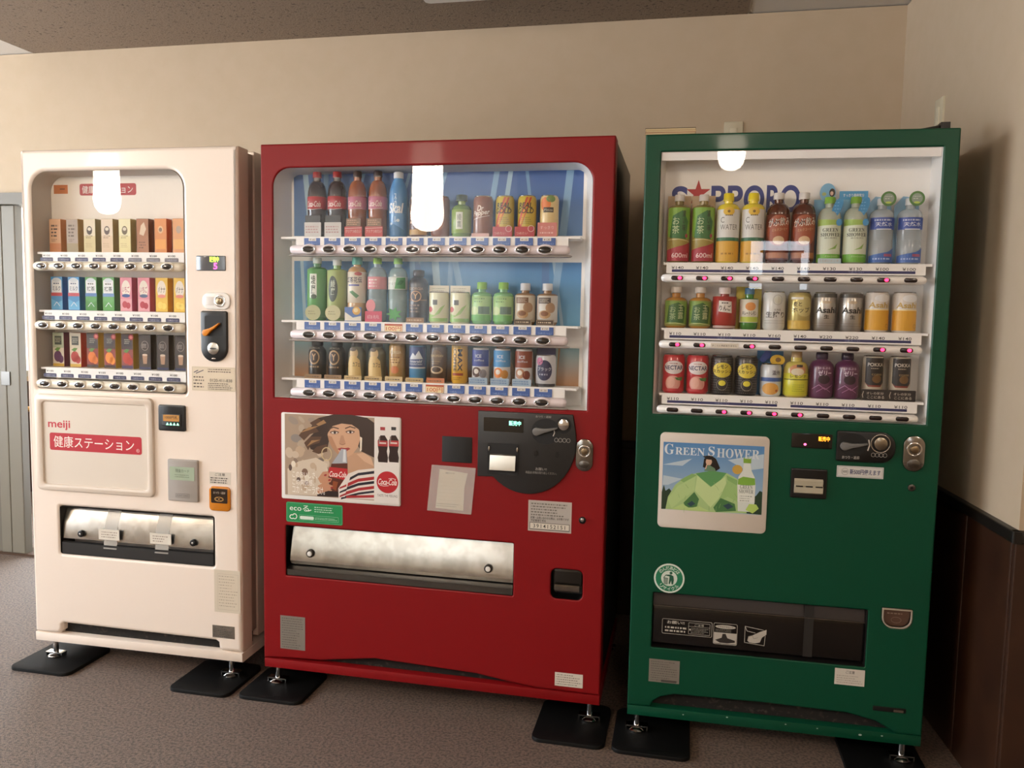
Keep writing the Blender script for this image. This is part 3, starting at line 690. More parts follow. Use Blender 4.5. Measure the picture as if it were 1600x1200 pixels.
# white column with two bottles and the disc
p.poly([(XE, .676), (.486, .676), (.486, .954), (XE, .954)], 'e4dfd9')
for cx, c_, lid in ((1000, 'a83034', 'a83a40'), (1086, '1c1a1c', '2c2a2c')):
    p.poly(P([(cx-18, 222), (cx+20, 224), (cx+19, 250), (cx-18, 248)]), lid)
    p.poly(P([(cx-18, 290), (cx+16, 290), (cx+38, 330), (cx+38, 380), (cx+30, 420), (cx+38, 470), (cx+34, 510), (cx-38, 505), (cx-44, 470), (cx-34, 420), (cx-40, 370), (cx-38, 330)]), '2a1614')
    p.poly(P([(cx-40, 330), (cx+38, 334), (cx+38, 380), (cx-40, 376)]), c_ if lid[0] == 'a' else 'b03034'); p.poly(P([(cx-30, 300), (cx-20, 298), (cx-24, 360), (cx-33, 360)]), '8a7a76'); p.poly(P([(cx-26, 344), (cx+26, 347), (cx+26, 360), (cx-26, 357)]), 'd8c4bc')
dx, dz = H(1030, 670); p.oval(dx, dz, .037, .036, 'b8202a', n=36); p.text('Coca-Cola', dx-.032, dz-.009, dx+.032, dz+.011, 'f0e6e0', bold=.03, shear=.35, res=5); p.line([(dx-.026, dz-.011), (dx-.012, dz-.013), (dx+.004, dz-.011)], .0016, 'f0e6e0'); p.line([(dx+.004, dz+.012), (dx+.016, dz+.014), (dx+.028, dz+.011)], .0016, 'f0e6e0')
p.text('TASTE THE FEELING', *H(948, 785), *H(1106, 776), '6a5a56')
p.flat('poster_print', pf, -.004, print_mat('poster ink', .3, .4), eps=.000012)
o = R_.sheet('eco_sticker', .086, .589, .288, .657, '128a4c', r=.006)
p = Ink(); p.frame(.088, .591, .286, .655, .0008, '7cc49c', .005); p.text('ecoる', .099, .628, .168, .648, 'e8efe6', bold=.008); p.line([(.166, .630), (.176, .634)], .003, 'e8efe6'); p.scribble(.188, .626, .276, .648, 3, 'b9dcc6', 6, .4)
p.poly(oval(.107, .607, .009, .008)+[], 'e8efe6'); p.oval(.117, .609, .009, .010, 'e8efe6', True); p.oval(.107, .607, .006, .005, '128a4c'); p.oval(.117, .609, .006, .007, '128a4c', True); p.rect(.134, .598, .272, .618, '128a4c'); p.frame(.133, .598, .274, .616, .0007, '9fd0b4', .003); p.rect(.136, .601, .186, .612, 'dbe8dc', r=.004); p.scribble(.19, .602, .27, .611, 2, 'b9dcc6', 7, .4)
p.flat('sticker_print', o, -.0006)
R_.plate('blank_panel', rrect(.627, .823, .726, .906, .003), -.002, 0, mat('matte black panel', '101010', .6), b=.001)
cp_ = [(.746, .993), (.746, .785)]+[(.905+.153*math.cos(math.radians(a)), .905+.167*math.sin(math.radians(a))) for a in range(225, 375, 8)]+[(1.045, .993)]
cu = R_.plate('coin_unit', cp_, -.010, 0, DKGREY, b=.003)
MB().slab(rrect(.765, .930, .892, .974, .003), -.0108, -.0095).build('display_window', mat('black display glass', '060606', .12, coat=.5), cu)
p = Ink(); p.text('販売中', .846, .951, .884, .966, (.25, 1., .62), bold=.02); p.flat('display_digits', cu, -.0108, glow_mat())
MB().slab(oval(.963, .938, .046, .040), -.0108, -.0095).build('lever_well', mat('deep black', '050505', .6), cu)
R_.lever((.935, .937), (1.0, .951), mat('grey lever', '6b6966', .35), .013, cu, -.022)
MB().slab(oval(1.018, .960, .024, .026), -.0105, -.0095).build('slot_well', mat('deep black', '050505', .6), cu)
MB().slab(oval(1.018, .962, .018, .019), -.017, -.009, b=.005).build('coin_slot', CHROME, cu)
p = Ink(); p.text('おつり・返却', .930, .980, .978, .987, 'a8a49e')
for k in range(4): p.ring(.996+.0125*k, .913, .006, .0065, .0009, 'b0aca6', same=k > 0)
p.line([(.988, .945), (.990, .935), (.986, .925)], .003, 'c8c4bc')
p.text('お願い!!', .933, .815, .968, .824, 'b0aca6'); p.text('商品は1本毎お取り出しください。', .902, .804, 1.0, .812, '98948e'); p.flat('panel_print', cu, -.0108)
MB().slab(rrect(.779, .795, .879, .893, .004), -.0112, -.0095).build('bill_well', mat('deep black', '050505', .6), cu)
MB().extrude_x([(-.011, .803), (-.022, .810), (-.020, .832), (-.016, .856), (-.011, .860)], .788, .870).build('bill_mouth', mat('bright steel mouth', 'c9c2b6', .2, 1.), cu)
for u in (.784, .874): MB().slab(oval(u, .876, .003, .008, 10), -.014, -.011, b=.001).build('guide_pin', STEEL, cu)
for u in (.934, 1.0): MB().slab(oval(u, .868, .006, .009, 14), -.0112, -.0098, holes=[oval(u, .868, .004, .007, 14)]).build('blind_hole', BLACKP, cu)
# paper in a clear sleeve
sl = R_.plate('paper_sleeve', [(.580, .662), (.727, .658), (.740, .809), (.594, .812)], -.0034, -.0028, mat('clear sleeve film', 'e9e4dc', .10, alpha=.3, coat=.4), b=0)
R_.plate('sleeve_paper', [(.608, .672), (.700, .668), (.703, .745), (.709, .772), (.713, .790), (.620, .799)], -.0020, -.0012, mat('cream paper', 'd9cdb2', .8), b=0, parent=sl)
p = Ink(); p.scribble(.640, .783, .685, .792, 1, '8a7d68', 2, .5); p.scribble(.618, .682, .700, .775, 8, 'a89a84', 12, .14); p.scribble(.612, .676, .690, .690, 2, '8a7d68', 3, .4); p.flat('paper_print', sl, -.0020)
R_.lock('door_lock', 1.056, .819, 1.110, .920)
o = R_.sheet('machine_number_sticker', .911, .620, 1.048, .718, 'b3aca4')
p = Ink(); p.frame(.912, .621, 1.047, .717, .002, 'c9b3a8'); p.scribble(.920, .668, 1.040, .712, 5, '6a645d', 21, .4); p.text('故障・お問い合わせの際は、お手数ですが', .919, .659, 1.040, .667, '37332f', bold=.02); p.text('下記管理番号を', .919, .650, .968, .658, '37332f', bold=.02)
p.rect(.916, .625, 1.043, .648, '6f6a64'); p.rect(.918, .628, 1.041, .646, 'd9d2c4')
for i, ch in enumerate('3914152151'): p.words(ch, .931+.0108*i, .637, .012, '2f2b28', bold=.01)
p.flat('sticker_print', o, -.0006)
o = MB().slab(oval(1.082, .665, .011, .011, 20), -.006, 0, holes=[], b=.003).build('keyhole', BLACKP, R_.root); MB().slab(oval(1.082, .667, .006, .006, 16), -.0075, -.005, b=.002).build('key_cylinder', CHROME, o)
# delivery opening with curved steel flap
R_.recess(slotR, .09, mat('black bin', '0e0d0c', .4), 'delivery_bin')
fl = MB().extrude_x([(.034, .570), (.038, .570), (.026, .520), (.014, .470), (.012, .455), (.020, .442), (.018, .440), (.008, .454), (.009, .472), (.021, .522)], .096, .864).build('flap', STEEL, R_.root)
MB().extrude_x([(.004, .405), (.020, .405), (.022, .436), (.004, .424)], .086, .864).build('flap_sill', mat('dull steel', '6d6a66', .3, 1.), R_.root)
for u in (.168, .783):
    o = MB().slab(oval(u, .483, .014, .014, 22), .004, .02, b=.003).build('flap_stud', mat('dark stud', '3a3632', .3, .5), R_.root); MB().slab(oval(u, .483, .0085, .0085, 16), .001, .006, b=.002).build('stud_cap', mat('white stud cap', 'e8e6e0', .25), o)
o = R_.recess(retR, .05, BLACKP, 'coin_return')
MB().extrude_x([(.012, .428), (.006, .440), (.004, .448), (.008, .452), (.018, .446)], .998, 1.077).build('return_lip', STEEL, o)
MB().slab(rrect(.990, .446, 1.085, .500, .012), .016, .020, b=.002).build('return_flap', mat('smoked flap', '1a1815', .2, coat=.4), o)
o = R_.sheet('rating_plate', .062, .147, .153, .263, '8f8a83', m=mat('grey plate', '8c857c', .4, .3)); p = Ink(); p.scribble(.068, .150, .148, .258, 13, '5c564e', 14, .3); p.flat('plate_print', o, -.0006)
o = R_.sheet('white_sticker', 1.008, .126, 1.097, .170, 'd9d1c4'); p = Ink(); p.scribble(1.012, .129, 1.093, .167, 5, '6f675d', 15, .3); p.flat('sticker_print', o, -.0006)
for u in (.025, 1.130): R_.foot(u+(.012 if u < .5 else -.012), .03); R_.foot(u+(.012 if u < .5 else -.012), .62, False)
mat_pad(-.052, .178, -.095, .14, 'black rubber mat beneath the red machine, on the side of the white one')
mat_pad(.955, 1.180, -.125, .14, 'black rubber mat beneath the red machine, on the side of the green one')

# ================================================================= green machine
G = Machine('vending_machine', 'green vending machine with red button lamps, in the corner', 1.2389, -.0146, .0172, .8473, 1.8257, .066)
win = rrect(.046, 1.008, .806, 1.776, .002, 2)
slotG = rrect(.067, .290, .681, .461, .003)
retG = rrect(.720, .414, .801, .472, (.030, .030, .002, .002))
G.body(GREEN, GREEN, win, [slotG, retG], [(.070, .100), (.078, .118), (.10, .134), (.140, .146), (.40, .150), (.640, .146), (.720, .130), (.775, .100)], b=.005)
inner = rrect(.060, 1.011, .804, 1.772, .002, 2)
back = G.display(win, inner, .1, LINER, mat('white display back', 'f4f2ef', .5))
MB().box(.048, .010, 1.752, .804, .02, 1.775).build('display_lip', mat('white lip', 'f0efef', .35), G.root)
p = Ink(); BL = '2a3c86'
p.text('S', .080, 1.612, .128, 1.692, BL, bold=.06, res=10)
st = [(.158+(.037 if k % 2 == 0 else .0145)*math.cos(math.radians(90+36*k)), 1.670+(.040 if k % 2 == 0 else .0155)*math.sin(math.radians(90+36*k))) for k in range(10)]
p.poly(st, 'b0282c')
for ch, a, b_ in (('P', .196, .238), ('P', .244, .288), ('O', .291, .350), ('R', .356, .398), ('O', .395, .452)): p.text(ch, a, 1.612, b_, 1.692, BL, bold=.05, res=10)
p.flat('backing_lettering', back, .1)
ubG = [.104+.0706*k for k in range(10)]
pg = (('140', '140', '140', '140', '140', '140', '130', '130', '100', '100'), ('110', '110', '110', '110', '160', '140', '220', '220', '140', '140'), ('110',)*10)
lit = ((0, 1, 2, 3, 8), (0, 1, 3, 8, 9), (2, 3, 4, 5))
for k, (zs1, zs0, zb_) in enumerate(((1.454, 1.426, 1.4115), (1.261, 1.232, 1.217), (1.066, 1.038, 1.0235))):
    G.shelf(.064, .80, zs1+.004)
    b = rail(G, .058, .784, zb_, .012, .072, .783, zs0, zs1, BARW, ubG, 'pill', lit[k], (2,) if k == 1 else ())
    p = Ink()
    for a, c_ in ((0, 4), (5, 9)): p.rect(ubG[a]-.016, zs0+.004, ubG[c_]+.017, zs0+.0115, '23285e', same=a > 0)
    for i, u in enumerate(ubG): p.text('¥'+pg[k][i], u-.0175, zs0+.0125, u+.0175, zs0+.021, '26241f', bold=.01, same=True)
    for a in (2, 7): p.text('つめた〜い', ubG[a]-.020, zs0+.0045, ubG[a]+.022, zs0+.0105, '8f94b8')
    p.flat('price_print', b, .0135)
    if k == 1:
        o = MB().slab(rrect(ubG[2]-.038, zb_-.007, ubG[2]+.040, zb_+.007, .002), -.0112, -.0098).build('bar_sticker', mat('label stock d8d0c2', 'd8d0c2', .5), b); p = Ink(); p.text('まことに申訳ありません', ubG[2]-.034, zb_-.003, ubG[2]+.036, zb_+.003, '6b6358', bold=.02); p.flat('sticker_print', b, -.0112)
# poster
pf = G.plate('poster_frame', rrect(.072, .666, .386, .955, .015), -.004, 0, mat('warm white frame', 'd3c9be', .35), b=.002)
p = Ink(); H = hmap(((260, 278), (1110, 315), (1085, 895), (245, 842)), (.082, .722, .372, .926))
p.grad(.082, .722, .372, .926, 'a9bfcc', '4f86bc')
XE = .372
for a in ([(260, 560), (420, 590), (300, 640), (255, 640)], [(800, 430), (1105, 380), (1100, 500), (960, 520)], [(255, 470), (500, 420), (420, 480)]): p.poly(P(a), 'b9cbd6')
p.poly(P([(245, 842), (248, 700), (265, 640), (280, 690), (310, 670), (400, 780), (700, 860), (1085, 892), (1092, 700), (1070, 690), (1040, 730), (900, 820), (600, 840)]), '27402e')
p.poly(P([(280, 842), (300, 740), (360, 640), (440, 575), (540, 540), (680, 525), (800, 545), (880, 590), (940, 700), (960, 880), (640, 868)]), 'a9c887')
LEAF = ('bcd695', '9cc07a', '86b06a', '5f9a5e', 'c6dca0')
for c_, a in (('5f9a5e', [(530, 545), (660, 520), (790, 540), (740, 600), (665, 660), (590, 600)]), ('c2d99a', [(545, 560), (655, 660), (780, 570), (790, 660), (720, 760), (655, 830), (590, 760), (525, 690)]),
              ('b4d08e', [(300, 760), (380, 650), (530, 570), (520, 690), (420, 760), (330, 840)]), ('86b06a', [(400, 600), (500, 545), (540, 560), (430, 620)]), ('86b06a', [(790, 560), (880, 600), (890, 650), (800, 610)]),
              ('9cc07a', [(800, 600), (900, 660), (910, 800), (800, 740), (720, 780)]), ('4a7a48', [(430, 790), (520, 700), (560, 760), (540, 830), (450, 830)]), ('4a7a48', [(680, 830), (740, 750), (860, 800), (870, 860), (700, 868)]),
              ('2f4a58', [(460, 800), (500, 775), (530, 800), (490, 822)]), ('2f4a58', [(760, 815), (810, 795), (850, 825), (800, 846)]), ('b8d488', [(330, 842), (420, 800), (480, 835), (560, 820), (650, 862), (500, 856)])): p.poly(P(a), c_)
rnd = random.Random(3)
for k in range(16): x, y = rnd.uniform(320, 860), rnd.uniform(600, 840); p.line(P([(x, y), (x+rnd.uniform(-30, 30), y+rnd.uniform(20, 50))]), .0009, rnd.choice(('7fa566', '8fb574')))
p.poly(P([(590, 490), (600, 420), (650, 386), (700, 420), (735, 500), (700, 525), (640, 510)]), '1f1a18'); p.poly(E_(640, 445, 26, 32, 14), 'd8b49a'); p.poly(P([(590, 400), (660, 388), (668, 430), (625, 425)]), '1f1a18'); p.poly(P([(610, 500), (640, 470), (690, 500), (700, 526), (600, 522)]), '6a8a6c'); p.line(P([(612, 505), (625, 470), (640, 460)]), .0032, 'd8b49a')
p.poly(E_(880, 510, 44, 40, 12), 'c9a24a')
p.poly(P([(935, 455), (990, 458), (1000, 520), (1028, 580), (1034, 640), (1020, 870), (885, 860), (880, 640), (890, 570), (925, 520)]), 'd8ded6'); p.poly(P([(932, 408), (998, 412), (996, 458), (932, 455)]), '7fa838'); p.poly(P([(888, 590), (930, 570), (1028, 585), (1032, 640), (960, 650), (884, 635)]), '7fae44'); p.poly(P([(884, 640), (1030, 645), (1026, 790), (882, 780)]), 'e2e4dc')
p.text('𝐆𝐑𝐄𝐄𝐍', *H(902, 672), *H(1010, 645), '6f7a70'); p.text('𝐒𝐇𝐎𝐖𝐄𝐑', *H(894, 708), *H(1016, 682), '6f7a70'); p.scribble(*H(900, 780), *H(1015, 730), 3, '8a9488', 4, .35)
p.poly(P([(950, 850), (980, 800), (1040, 805), (1062, 840), (1010, 880)]), 'b4d06a')
p.text('𝐆', *H(268, 380), *H(350, 296), 'dfe8ee'); p.text('𝐑𝐄𝐄𝐍', *H(358, 385), *H(606, 334), 'dfe8ee'); p.text('𝐒', *H(634, 395), *H(690, 318), 'dfe8ee'); p.text('𝐇𝐎𝐖𝐄𝐑', *H(706, 408), *H(1070, 346), 'd2dbe0')
p.flat('poster_print', pf, -.004, print_mat('poster ink', .3, .4), eps=.000014)
o = G.plate('price_display', rrect(.446, .927, .558, .970, .003), -.003, 0, mat('black display glass', '060606', .12, coat=.5), b=.001)
p = Ink(); p.text('販売中', .520, .949, .551, .963, (1., .30, .02), bold=.02); p.flat('display_digits', o, -.003, glow_mat()); p = Ink(); p.oval(.484, .938, .004, .0035, (1., .1, .25)); p.flat('indicator_dot', o, -.003, glow_mat())
cu = G.plate('coin_unit', rrect(.569, .895, .727, .983, (.006, .040, .040, .006), 8), -.010, 0, BLACKP, b=.003)
MB().slab(oval(.612, .945, .040, .032), -.0108, -.0095).build('lever_well', mat('deep black', '050505', .6), cu)
G.lever((.590, .940), (.650, .949), mat('grey lever', '6b6966', .35), .012, cu, -.022)
MB().slab(oval(.686, .951, .027, .027), -.0125, -.009, holes=[oval(.686, .951, .024, .024)], b=.001).build('slot_ring', STEEL, cu)
MB().slab(oval(.686, .951, .019, .020), -.017, -.009, b=.005).build('coin_slot', mat('worn steel slot', '9a9284', .25, 1.), cu)
p = Ink(); p.text('おつり・返却', .585, .903, .631, .912, 'b8b4ae', bold=.02)
for k in range(4): p.ring(.668+.0105*k, .918, .0055, .006, .0009, 'b0aca6', same=k > 0)
p.line([(.654, .960), (.657, .945), (.653, .930)], .003, 'c8c4bc'); p.flat('panel_print', cu, -.0108)
o = G.sheet('new_coin_sticker', .575, .848, .701, .881, 'd3d0cb'); p = Ink(); p.frame(.577, .850, .699, .879, .0008, '6f7a8a'); p.ring(.597, .8645, .010, .010, .001, '8a8a8a'); p.text('500', .590, .861, .604, .868, '55555a', bold=.02); p.text('新500円使えます', .610, .857, .693, .873, '3a3f6a', bold=.03); p.flat('sticker_print', o, -.0006)
o = G.plate('bill_acceptor', rrect(.449, .780, .549, .867, .004), -.006, 0, BLACKP, b=.003)
MB().extrude_x([(-.006, .794), (-.014, .798), (-.016, .815), (-.010, .820), (-.013, .832), (-.006, .838)], .459, .538).build('bill_mouth', mat('cream mouth plastic', 'b5ad98', .35), o)
for k in range(3): MB().box(.463+.027*k, -.0165, .815, .482+.027*k, -.0125, .8185).build('roller_gap', BLACKP, o)
G.lock('door_lock', .748, .875, .806, .977)
o = MB().slab(oval(.777, .828, .010, .010, 20), -.005, 0, b=.002).build('keyhole', mat('dull steel', '6d6a66', .3, 1.), G.root); MB().slab(oval(.777, .828, .004, .004, 12), -.0058, -.0048).build('key_cylinder', BLACKP, o)
o = G.plate('recycling_sticker', oval(.113, .509, .0455, .0455, 40), -.0006, -.0001, mat('sticker white', 'd8e2d8', .5), b=0)
p = Ink(); p.ring(.113, .509, .0405, .0405, .0165, '1f7a56'); cx, cz = .113, .509
def arc_text(p, s_, cx, cz, r, a0, a1, h, col, inward=False):
    n = len(s_)
    for i, ch in enumerate(s_):
        a = math.radians(a0+(a1-a0)*(i+.5)/n); v, f, w_, hh = glyphs(ch, .02, 0.); q = Vector((math.cos(a), math.sin(a))); tx = Vector((math.sin(a), -math.cos(a)))*(-1 if inward else 1); up = q*(-1 if inward else 1); c0 = Vector((cx, cz))+q*r
        p._put([tuple(c0+tx*(a_[0]-.5)*h*.95+up*(a_[1]-.5)*h) for a_ in v], f, lin(col)[:3], i > 0)
arc_text(p, 'のんだあとは', cx, cz, .0325, 150, 30, .011, 'e2ece2'); arc_text(p, 'リサイクル', cx, cz, .0325, 215, 325, .011, 'e2ece2', True)
p.oval(cx+.005, cz+.017, .0045, .0045, '1f5a44', n=14); p.poly([(cx-.010, cz+.011), (cx+.004, cz+.012), (cx+.012, cz+.008), (cx+.014, cz-.004), (cx+.012, cz-.018), (cx+.008, cz-.018), (cx+.006, cz-.006), (cx+.002, cz-.018), (cx-.001, cz-.016), (cx+.001, cz+.006), (cx-.010, cz+.008)], '1f5a44'); p.poly([(cx-.017, cz+.003), (cx-.003, cz+.001), (cx-.005, cz-.019), (cx-.014, cz-.018)], '8a9c90'); p.frame(cx-.016, cz-.018, cx-.004, cz+.001, .001, '1f5a44'); p.line([(cx-.016, cz+.002), (cx-.010, cz+.010)], .002, '1f5a44')
p.flat('sticker_print', o, -.0006)
# delivery opening behind a smoked flap
G.recess(slotG, .09, mat('brown black bin', '171210', .45), 'delivery_bin')
MB().extrude_x([(.030, .459), (.034, .459), (.024, .418), (.020, .418), ], .069, .679).build('flap_upper', mat('smoked upper flap', '2a2320', .3), G.root)
fl = MB().slab(rrect(.069, .300, .679, .417), .014, .018, b=.002).build('flap', mat('smoked black flap', '0d0b0b', .16, coat=.4), G.root)
MB().slab(rrect(.510, .300, .536, .458), .012, .0135).build('flap_divider', DKGREY, G.root)
MB().box(.069, .010, .418, .679, .014, .4195).build('flap_edge', STEEL, G.root)
p = Ink(); GR = 'b8b2a8'
p.frame(.097, .331, .246, .378, .0012, GR, .004); p.text('お願い!!', .112, .363, .164, .373, GR, bold=.02); p.scribble(.106, .336, .170, .357, 2, GR, 31, .5); p.frame(.176, .336, .240, .372, .0010, GR, .002); p.text('ご注意', .194, .362, .222, .369, GR); p.line([(.177, .360), (.239, .360)], .0008, GR); p.scribble(.184, .339, .237, .357, 4, '8a857c', 32, .45); p.oval(.181, .350, .003, .003, GR, n=10)
p.frame(.250, .313, .320, .379, .0012, GR, .005); p.oval(.285, .368, .030, .006, GR); p.text('手をはさまないで', .263, .365, .308, .371, '2a2522'); p.rect(.252, .316, .318, .350, GR); p.poly([(.256, .326), (.275, .334), (.277, .346), (.286, .347), (.292, .334), (.314, .328), (.314, .322), (.292, .318), (.270, .318)], '2a2522'); p.scribble(.256, .352, .314, .361, 2, '8a857c', 33, .4)
p.line([(.342, .376), (.342, .326), (.399, .321), (.401, .352)], .0016, GR); p.line([(.342, .376), (.395, .369)], .0016, GR); p.line([(.342, .376), (.348, .362), (.372, .358)], .0016, GR)
p.poly([(.350, .333), (.352, .346), (.364, .350), (.384, .362), (.404, .371), (.404, .356), (.392, .346), (.386, .330), (.372, .326), (.356, .327)], GR); p.line([(.352, .334), (.352, .345), (.364, .349), (.368, .340), (.380, .344)], .0008, '4a4540')
p.flat('flap_print', fl, .014)
o = G.recess(retG, .03, mat('brown smoked cup', '4a3228', .3), 'coin_return')
MB().slab(retG, -.003, .002, holes=[offset(retG if area2(retG) > 0 else retG[::-1], .004)[::-1]], b=.001).build('cup_rim', mat('pale cup rim', 'a89c8c', .4), o)
MB().slab(offset(retG, .005), .006, .009, b=.001).build('return_flap', mat('tawny smoked flap', '5e463a', .25, coat=.4), o)
p = Ink(); p.scribble(.735, .452, .787, .460, 1, '8f7a6c', 5, .4); p.ring(.760, .437, .014, .009, .001, '8a7568'); p.flat('flap_print', o, .006)
o = G.sheet('rating_plate', .062, .181, .154, .253, '8f8a83', m=mat('grey plate', '8c857c', .4, .3)); p = Ink(); p.scribble(.068, .184, .150, .249, 9, '5c564e', 16, .3); p.rect(.10, .183, .146, .190, '4a453f'); p.flat('plate_print', o, -.0006)
o = G.sheet('notice_sticker', .600, .231, .683, .280, 'd3cbc0'); p = Ink(); p.text('ご注意', .630, .266, .655, .275, '4a4540', bold=.02); p.scribble(.606, .235, .678, .262, 4, '8f8579', 17, .25); p.flat('sticker_print', o, -.0006)
o = G.plate('badge_slot', rrect(.710, .163, .800, .177, .002), -.002, 0, BLACKP, b=.001); MB().slab(rrect(.766, .165, .793, .172), -.003, -.0018).build('badge_tag', STEEL, o)
p = Ink()
for x, z, q in ((.3, .092, .002), (.17, .085, .0015), (.47, .09, .0015), (.68, .083, .003), (.74, .087, .002), (.56, .088, .0015)): p.oval(x, z, q*1.6, q, 'b8c4ba', n=10, same=x != .3)
p.flat('paint_chips', G.root, -.0005+.0024)
for u in (.03, .80): G.foot(u, .02); G.foot(u, .62, False)
mat_pad(1.200, 1.432, -.13, .14, 'black rubber mat beneath the green machine, next to the gap')
mat_pad(1.872, 2.10, -.13, .14, 'black rubber mat beneath the green machine, by the side wall')
# things left on top of the green machine
zt = G.zt+.0005
x, y, _ = G.at(.070, .09, 0)
CARD = mat('printed card', 'b07a52', .7)
for k in range(4):
    t = thing('menu_card', 'thin printed card, %s of the pile lying on top of the green machine' % ('lowest', 'second lowest', 'second highest', 'topmost')[k], 'card', (x, y, zt+.0062*k), .0172+(.01, -.015, .02, -.01)[k], 'pile of cards on the green machine')
    MB().box(-.072, -.055, .0002, .072, .055, .0045).build('pages', mat('buff page edges', 'c9b48c', .8), t, smooth=0)
    MB().box(-.073, -.056, .0045, .073, .056, .0060).build('cover', mat(('brown', 'red', 'tan', 'dark')[k]+' cover', ('6a4a34', 'a0604a', 'b89a70', '3a2a20')[k], .5), t, smooth=0)
x, y, _ = G.at(.80, .14, 0)
t = thing('cable_bundle', 'black cable bundle lying on the rear corner of the green machine', 'cable', (x, y, zt))
MB().rod((-.055, 0, .012), (.05, .02, .034), .010).build('coil', BLACKP, t); MB().rod((-.03, -.01, .011), (.055, .03, .022), .010).build('coil', BLACKP, t); MB().box(.035, .0, .0, .06, .03, .046).build('plug', BLACKP, t)
# ------------------------------------------------------------------ the drinks on show
CANM = mat('can aluminium', 'c2bfba', .25, 1.)
def plastic(c): return mat('coloured plastic '+c, c, .35)
def liquid(c, a=1.): return mat('bottle %s %.2f' % (c, a), c, .12, alpha=a, coat=.3)
SHELFZ = {'W': (1.482, 1.280, 1.078), 'R': (1.535, 1.263, 1.072), 'G': (1.458, 1.265, 1.070)}
MACH = {'W': (W, ubW), 'R': (R_, ubR), 'G': (G, ubG)}
GROUPS = {'W': 'drink cartons on show in the white machine', 'R': 'drinks on show in the red machine', 'G': 'drinks on show in the green machine'}
def stand(m, row, col, name, label, cat, d=.052, du=0.):
    M, ub = MACH[m]; return thing(name, label, cat, M.at(ub[col]+du, d, SHELFZ[m][row]+.0004), M.a, GROUPS[m])
PROF = {}
def prof_pet(H, R, neck=.0125, sh=.62):
    """foot, straight body, shoulder, neck"""
    zs = H*sh; out = [(R*.80, 0), (R*.95, .004), (R, .012), (R, zs*.48), (R*.975, zs*.5), (R, zs*.52), (R, zs)]
    zt = H-.018
    for k in range(1, 7):
        t = k/6; out.append((neck+(R-neck)*(math.cos(t*math.pi/2)**1.1 if t < 1 else 0), zs+(zt-.012-zs)*math.sin(t*math.pi/2)**.9 if t < 1 else zt-.012))
    return out+[(neck, zt)]
def part_lathe(key, prof, m, name, t, seg=28, sy=1.):
    k = (key, m.name)
    if k not in PROF: PROF[k] = MB().lathe(prof, seg, sy=sy).mesh(name, m, 40)
    return link(name, PROF[k], t)
def pet(m, row, col, label, H, R, body, cap, lab=None, art=None, sh=.62, name='drink_bottle', alpha=1., neck=.0125, capr=.0142, caph=.019, cat='bottle', du=0.):
    t = stand(m, row, col, name, label, cat, du=du)
    part_lathe(('pet', H, R, neck, sh), prof_pet(H, R, neck, sh), liquid(body, alpha), 'bottle_body', t)
    z = H-caph
    part_lathe(('cap', H, capr, caph), [(capr, z), (capr*1.03, z+.002), (capr, z+.004), (capr*.99, H-.002), (capr*.9, H)], plastic(cap), 'cap', t, 20)
    if lab:
        z0, z1, c = lab; part_lathe(('lab', R, z0, z1), [(R+.0002, z0), (R+.0007, z0+.0006), (R+.0007, z1-.0006), (R+.0002, z1)], mat('sleeve '+c, c, .3), 'label_sleeve', t)
    if art:
        p = Ink(); art(p, R, H); p.wrap('label_print', t, R+.0007)
    return t
def can(m, row, col, label, H, R, color, art=None, top=None, neck=.88, name='drink_can', cat='can', du=0., metal=0.):
    t = stand(m, row, col, name, label, cat, du=du)
    part_lathe(('can', H, R, neck), [(R*.84, 0), (R*.9, .002), (R, .009), (R, H-.012), (R*neck, H-.003)], mat('can paint '+color, color, .28, metal, coat=.3), 'can_body', t)
    part_lathe(('lid', H, R, neck), [(R*neck, H-.003), (R*neck*1.02, H-.001), (R*neck*.99, H), (R*neck*.93, H-.0005), (R*neck*.9, H-.004), (.004, H-.004)], top or CANM, 'can_lid', t)
    if art:
        p = Ink(); art(p, R, H); p.wrap('can_print', t, R)
    return t
def flask(m, row, col, label, H, R, color, cap, art=None, capm=None, capr=.016, shz=.70, name='bottle_can', metal=0.):
    """aluminium bottle with a screw cap"""
    t = stand(m, row, col, name, label, 'bottle')
    zs = H*shz; zc = H-.020
    part_lathe(('flask', H, R, capr, shz), [(R*.85, 0), (R*.96, .003), (R, .009), (R, zs), (R*.93, zs+(zc-zs)*.35), (R*.72, zs+(zc-zs)*.72), (capr*.95, zc-.003), (capr*.9, zc)], mat('can paint '+color, color, .28, metal, coat=.3), 'bottle_body', t)
    part_lathe(('fcap', H, capr), [(capr*.94, zc), (capr, zc+.002), (capr, H-.003), (capr*.88, H)], capm or plastic(cap), 'cap', t, 22)
    if art:
        p = Ink(); art(p, R, H); p.wrap('can_print', t, R)
    return t
def base_tag(t, w, h, col, art=None, y=-.035, x=0.):
    """small printed card standing at the foot of a sample"""
    o = MB().slab(rrect(x-w/2, .0, x+w/2, h, .002), y, y+.0012).build('shelf_tag', mat('tag card '+col, col, .5), t)
    if art: p = Ink(); art(p); p.flat('tag_print', o, y)
    return o
def carton(row, col, label, w, d, h, front, side, art=None, sart=None, name='drink_carton'):
    t = stand('W', row, col, name, label, 'carton', d=.056)
    b = MB().slab(rrect(-w/2, 0, w/2, h, .001), 0, d, b=.0012).build('carton_body', mat('carton board '+side, side, .4, coat=.2), t)
    p = Ink(); p.rect(-w/2+.001, .001, w/2-.001, h-.001, front)
    if art: art(p, w, h)
    p.flat('carton_print', t, 0)
    return t

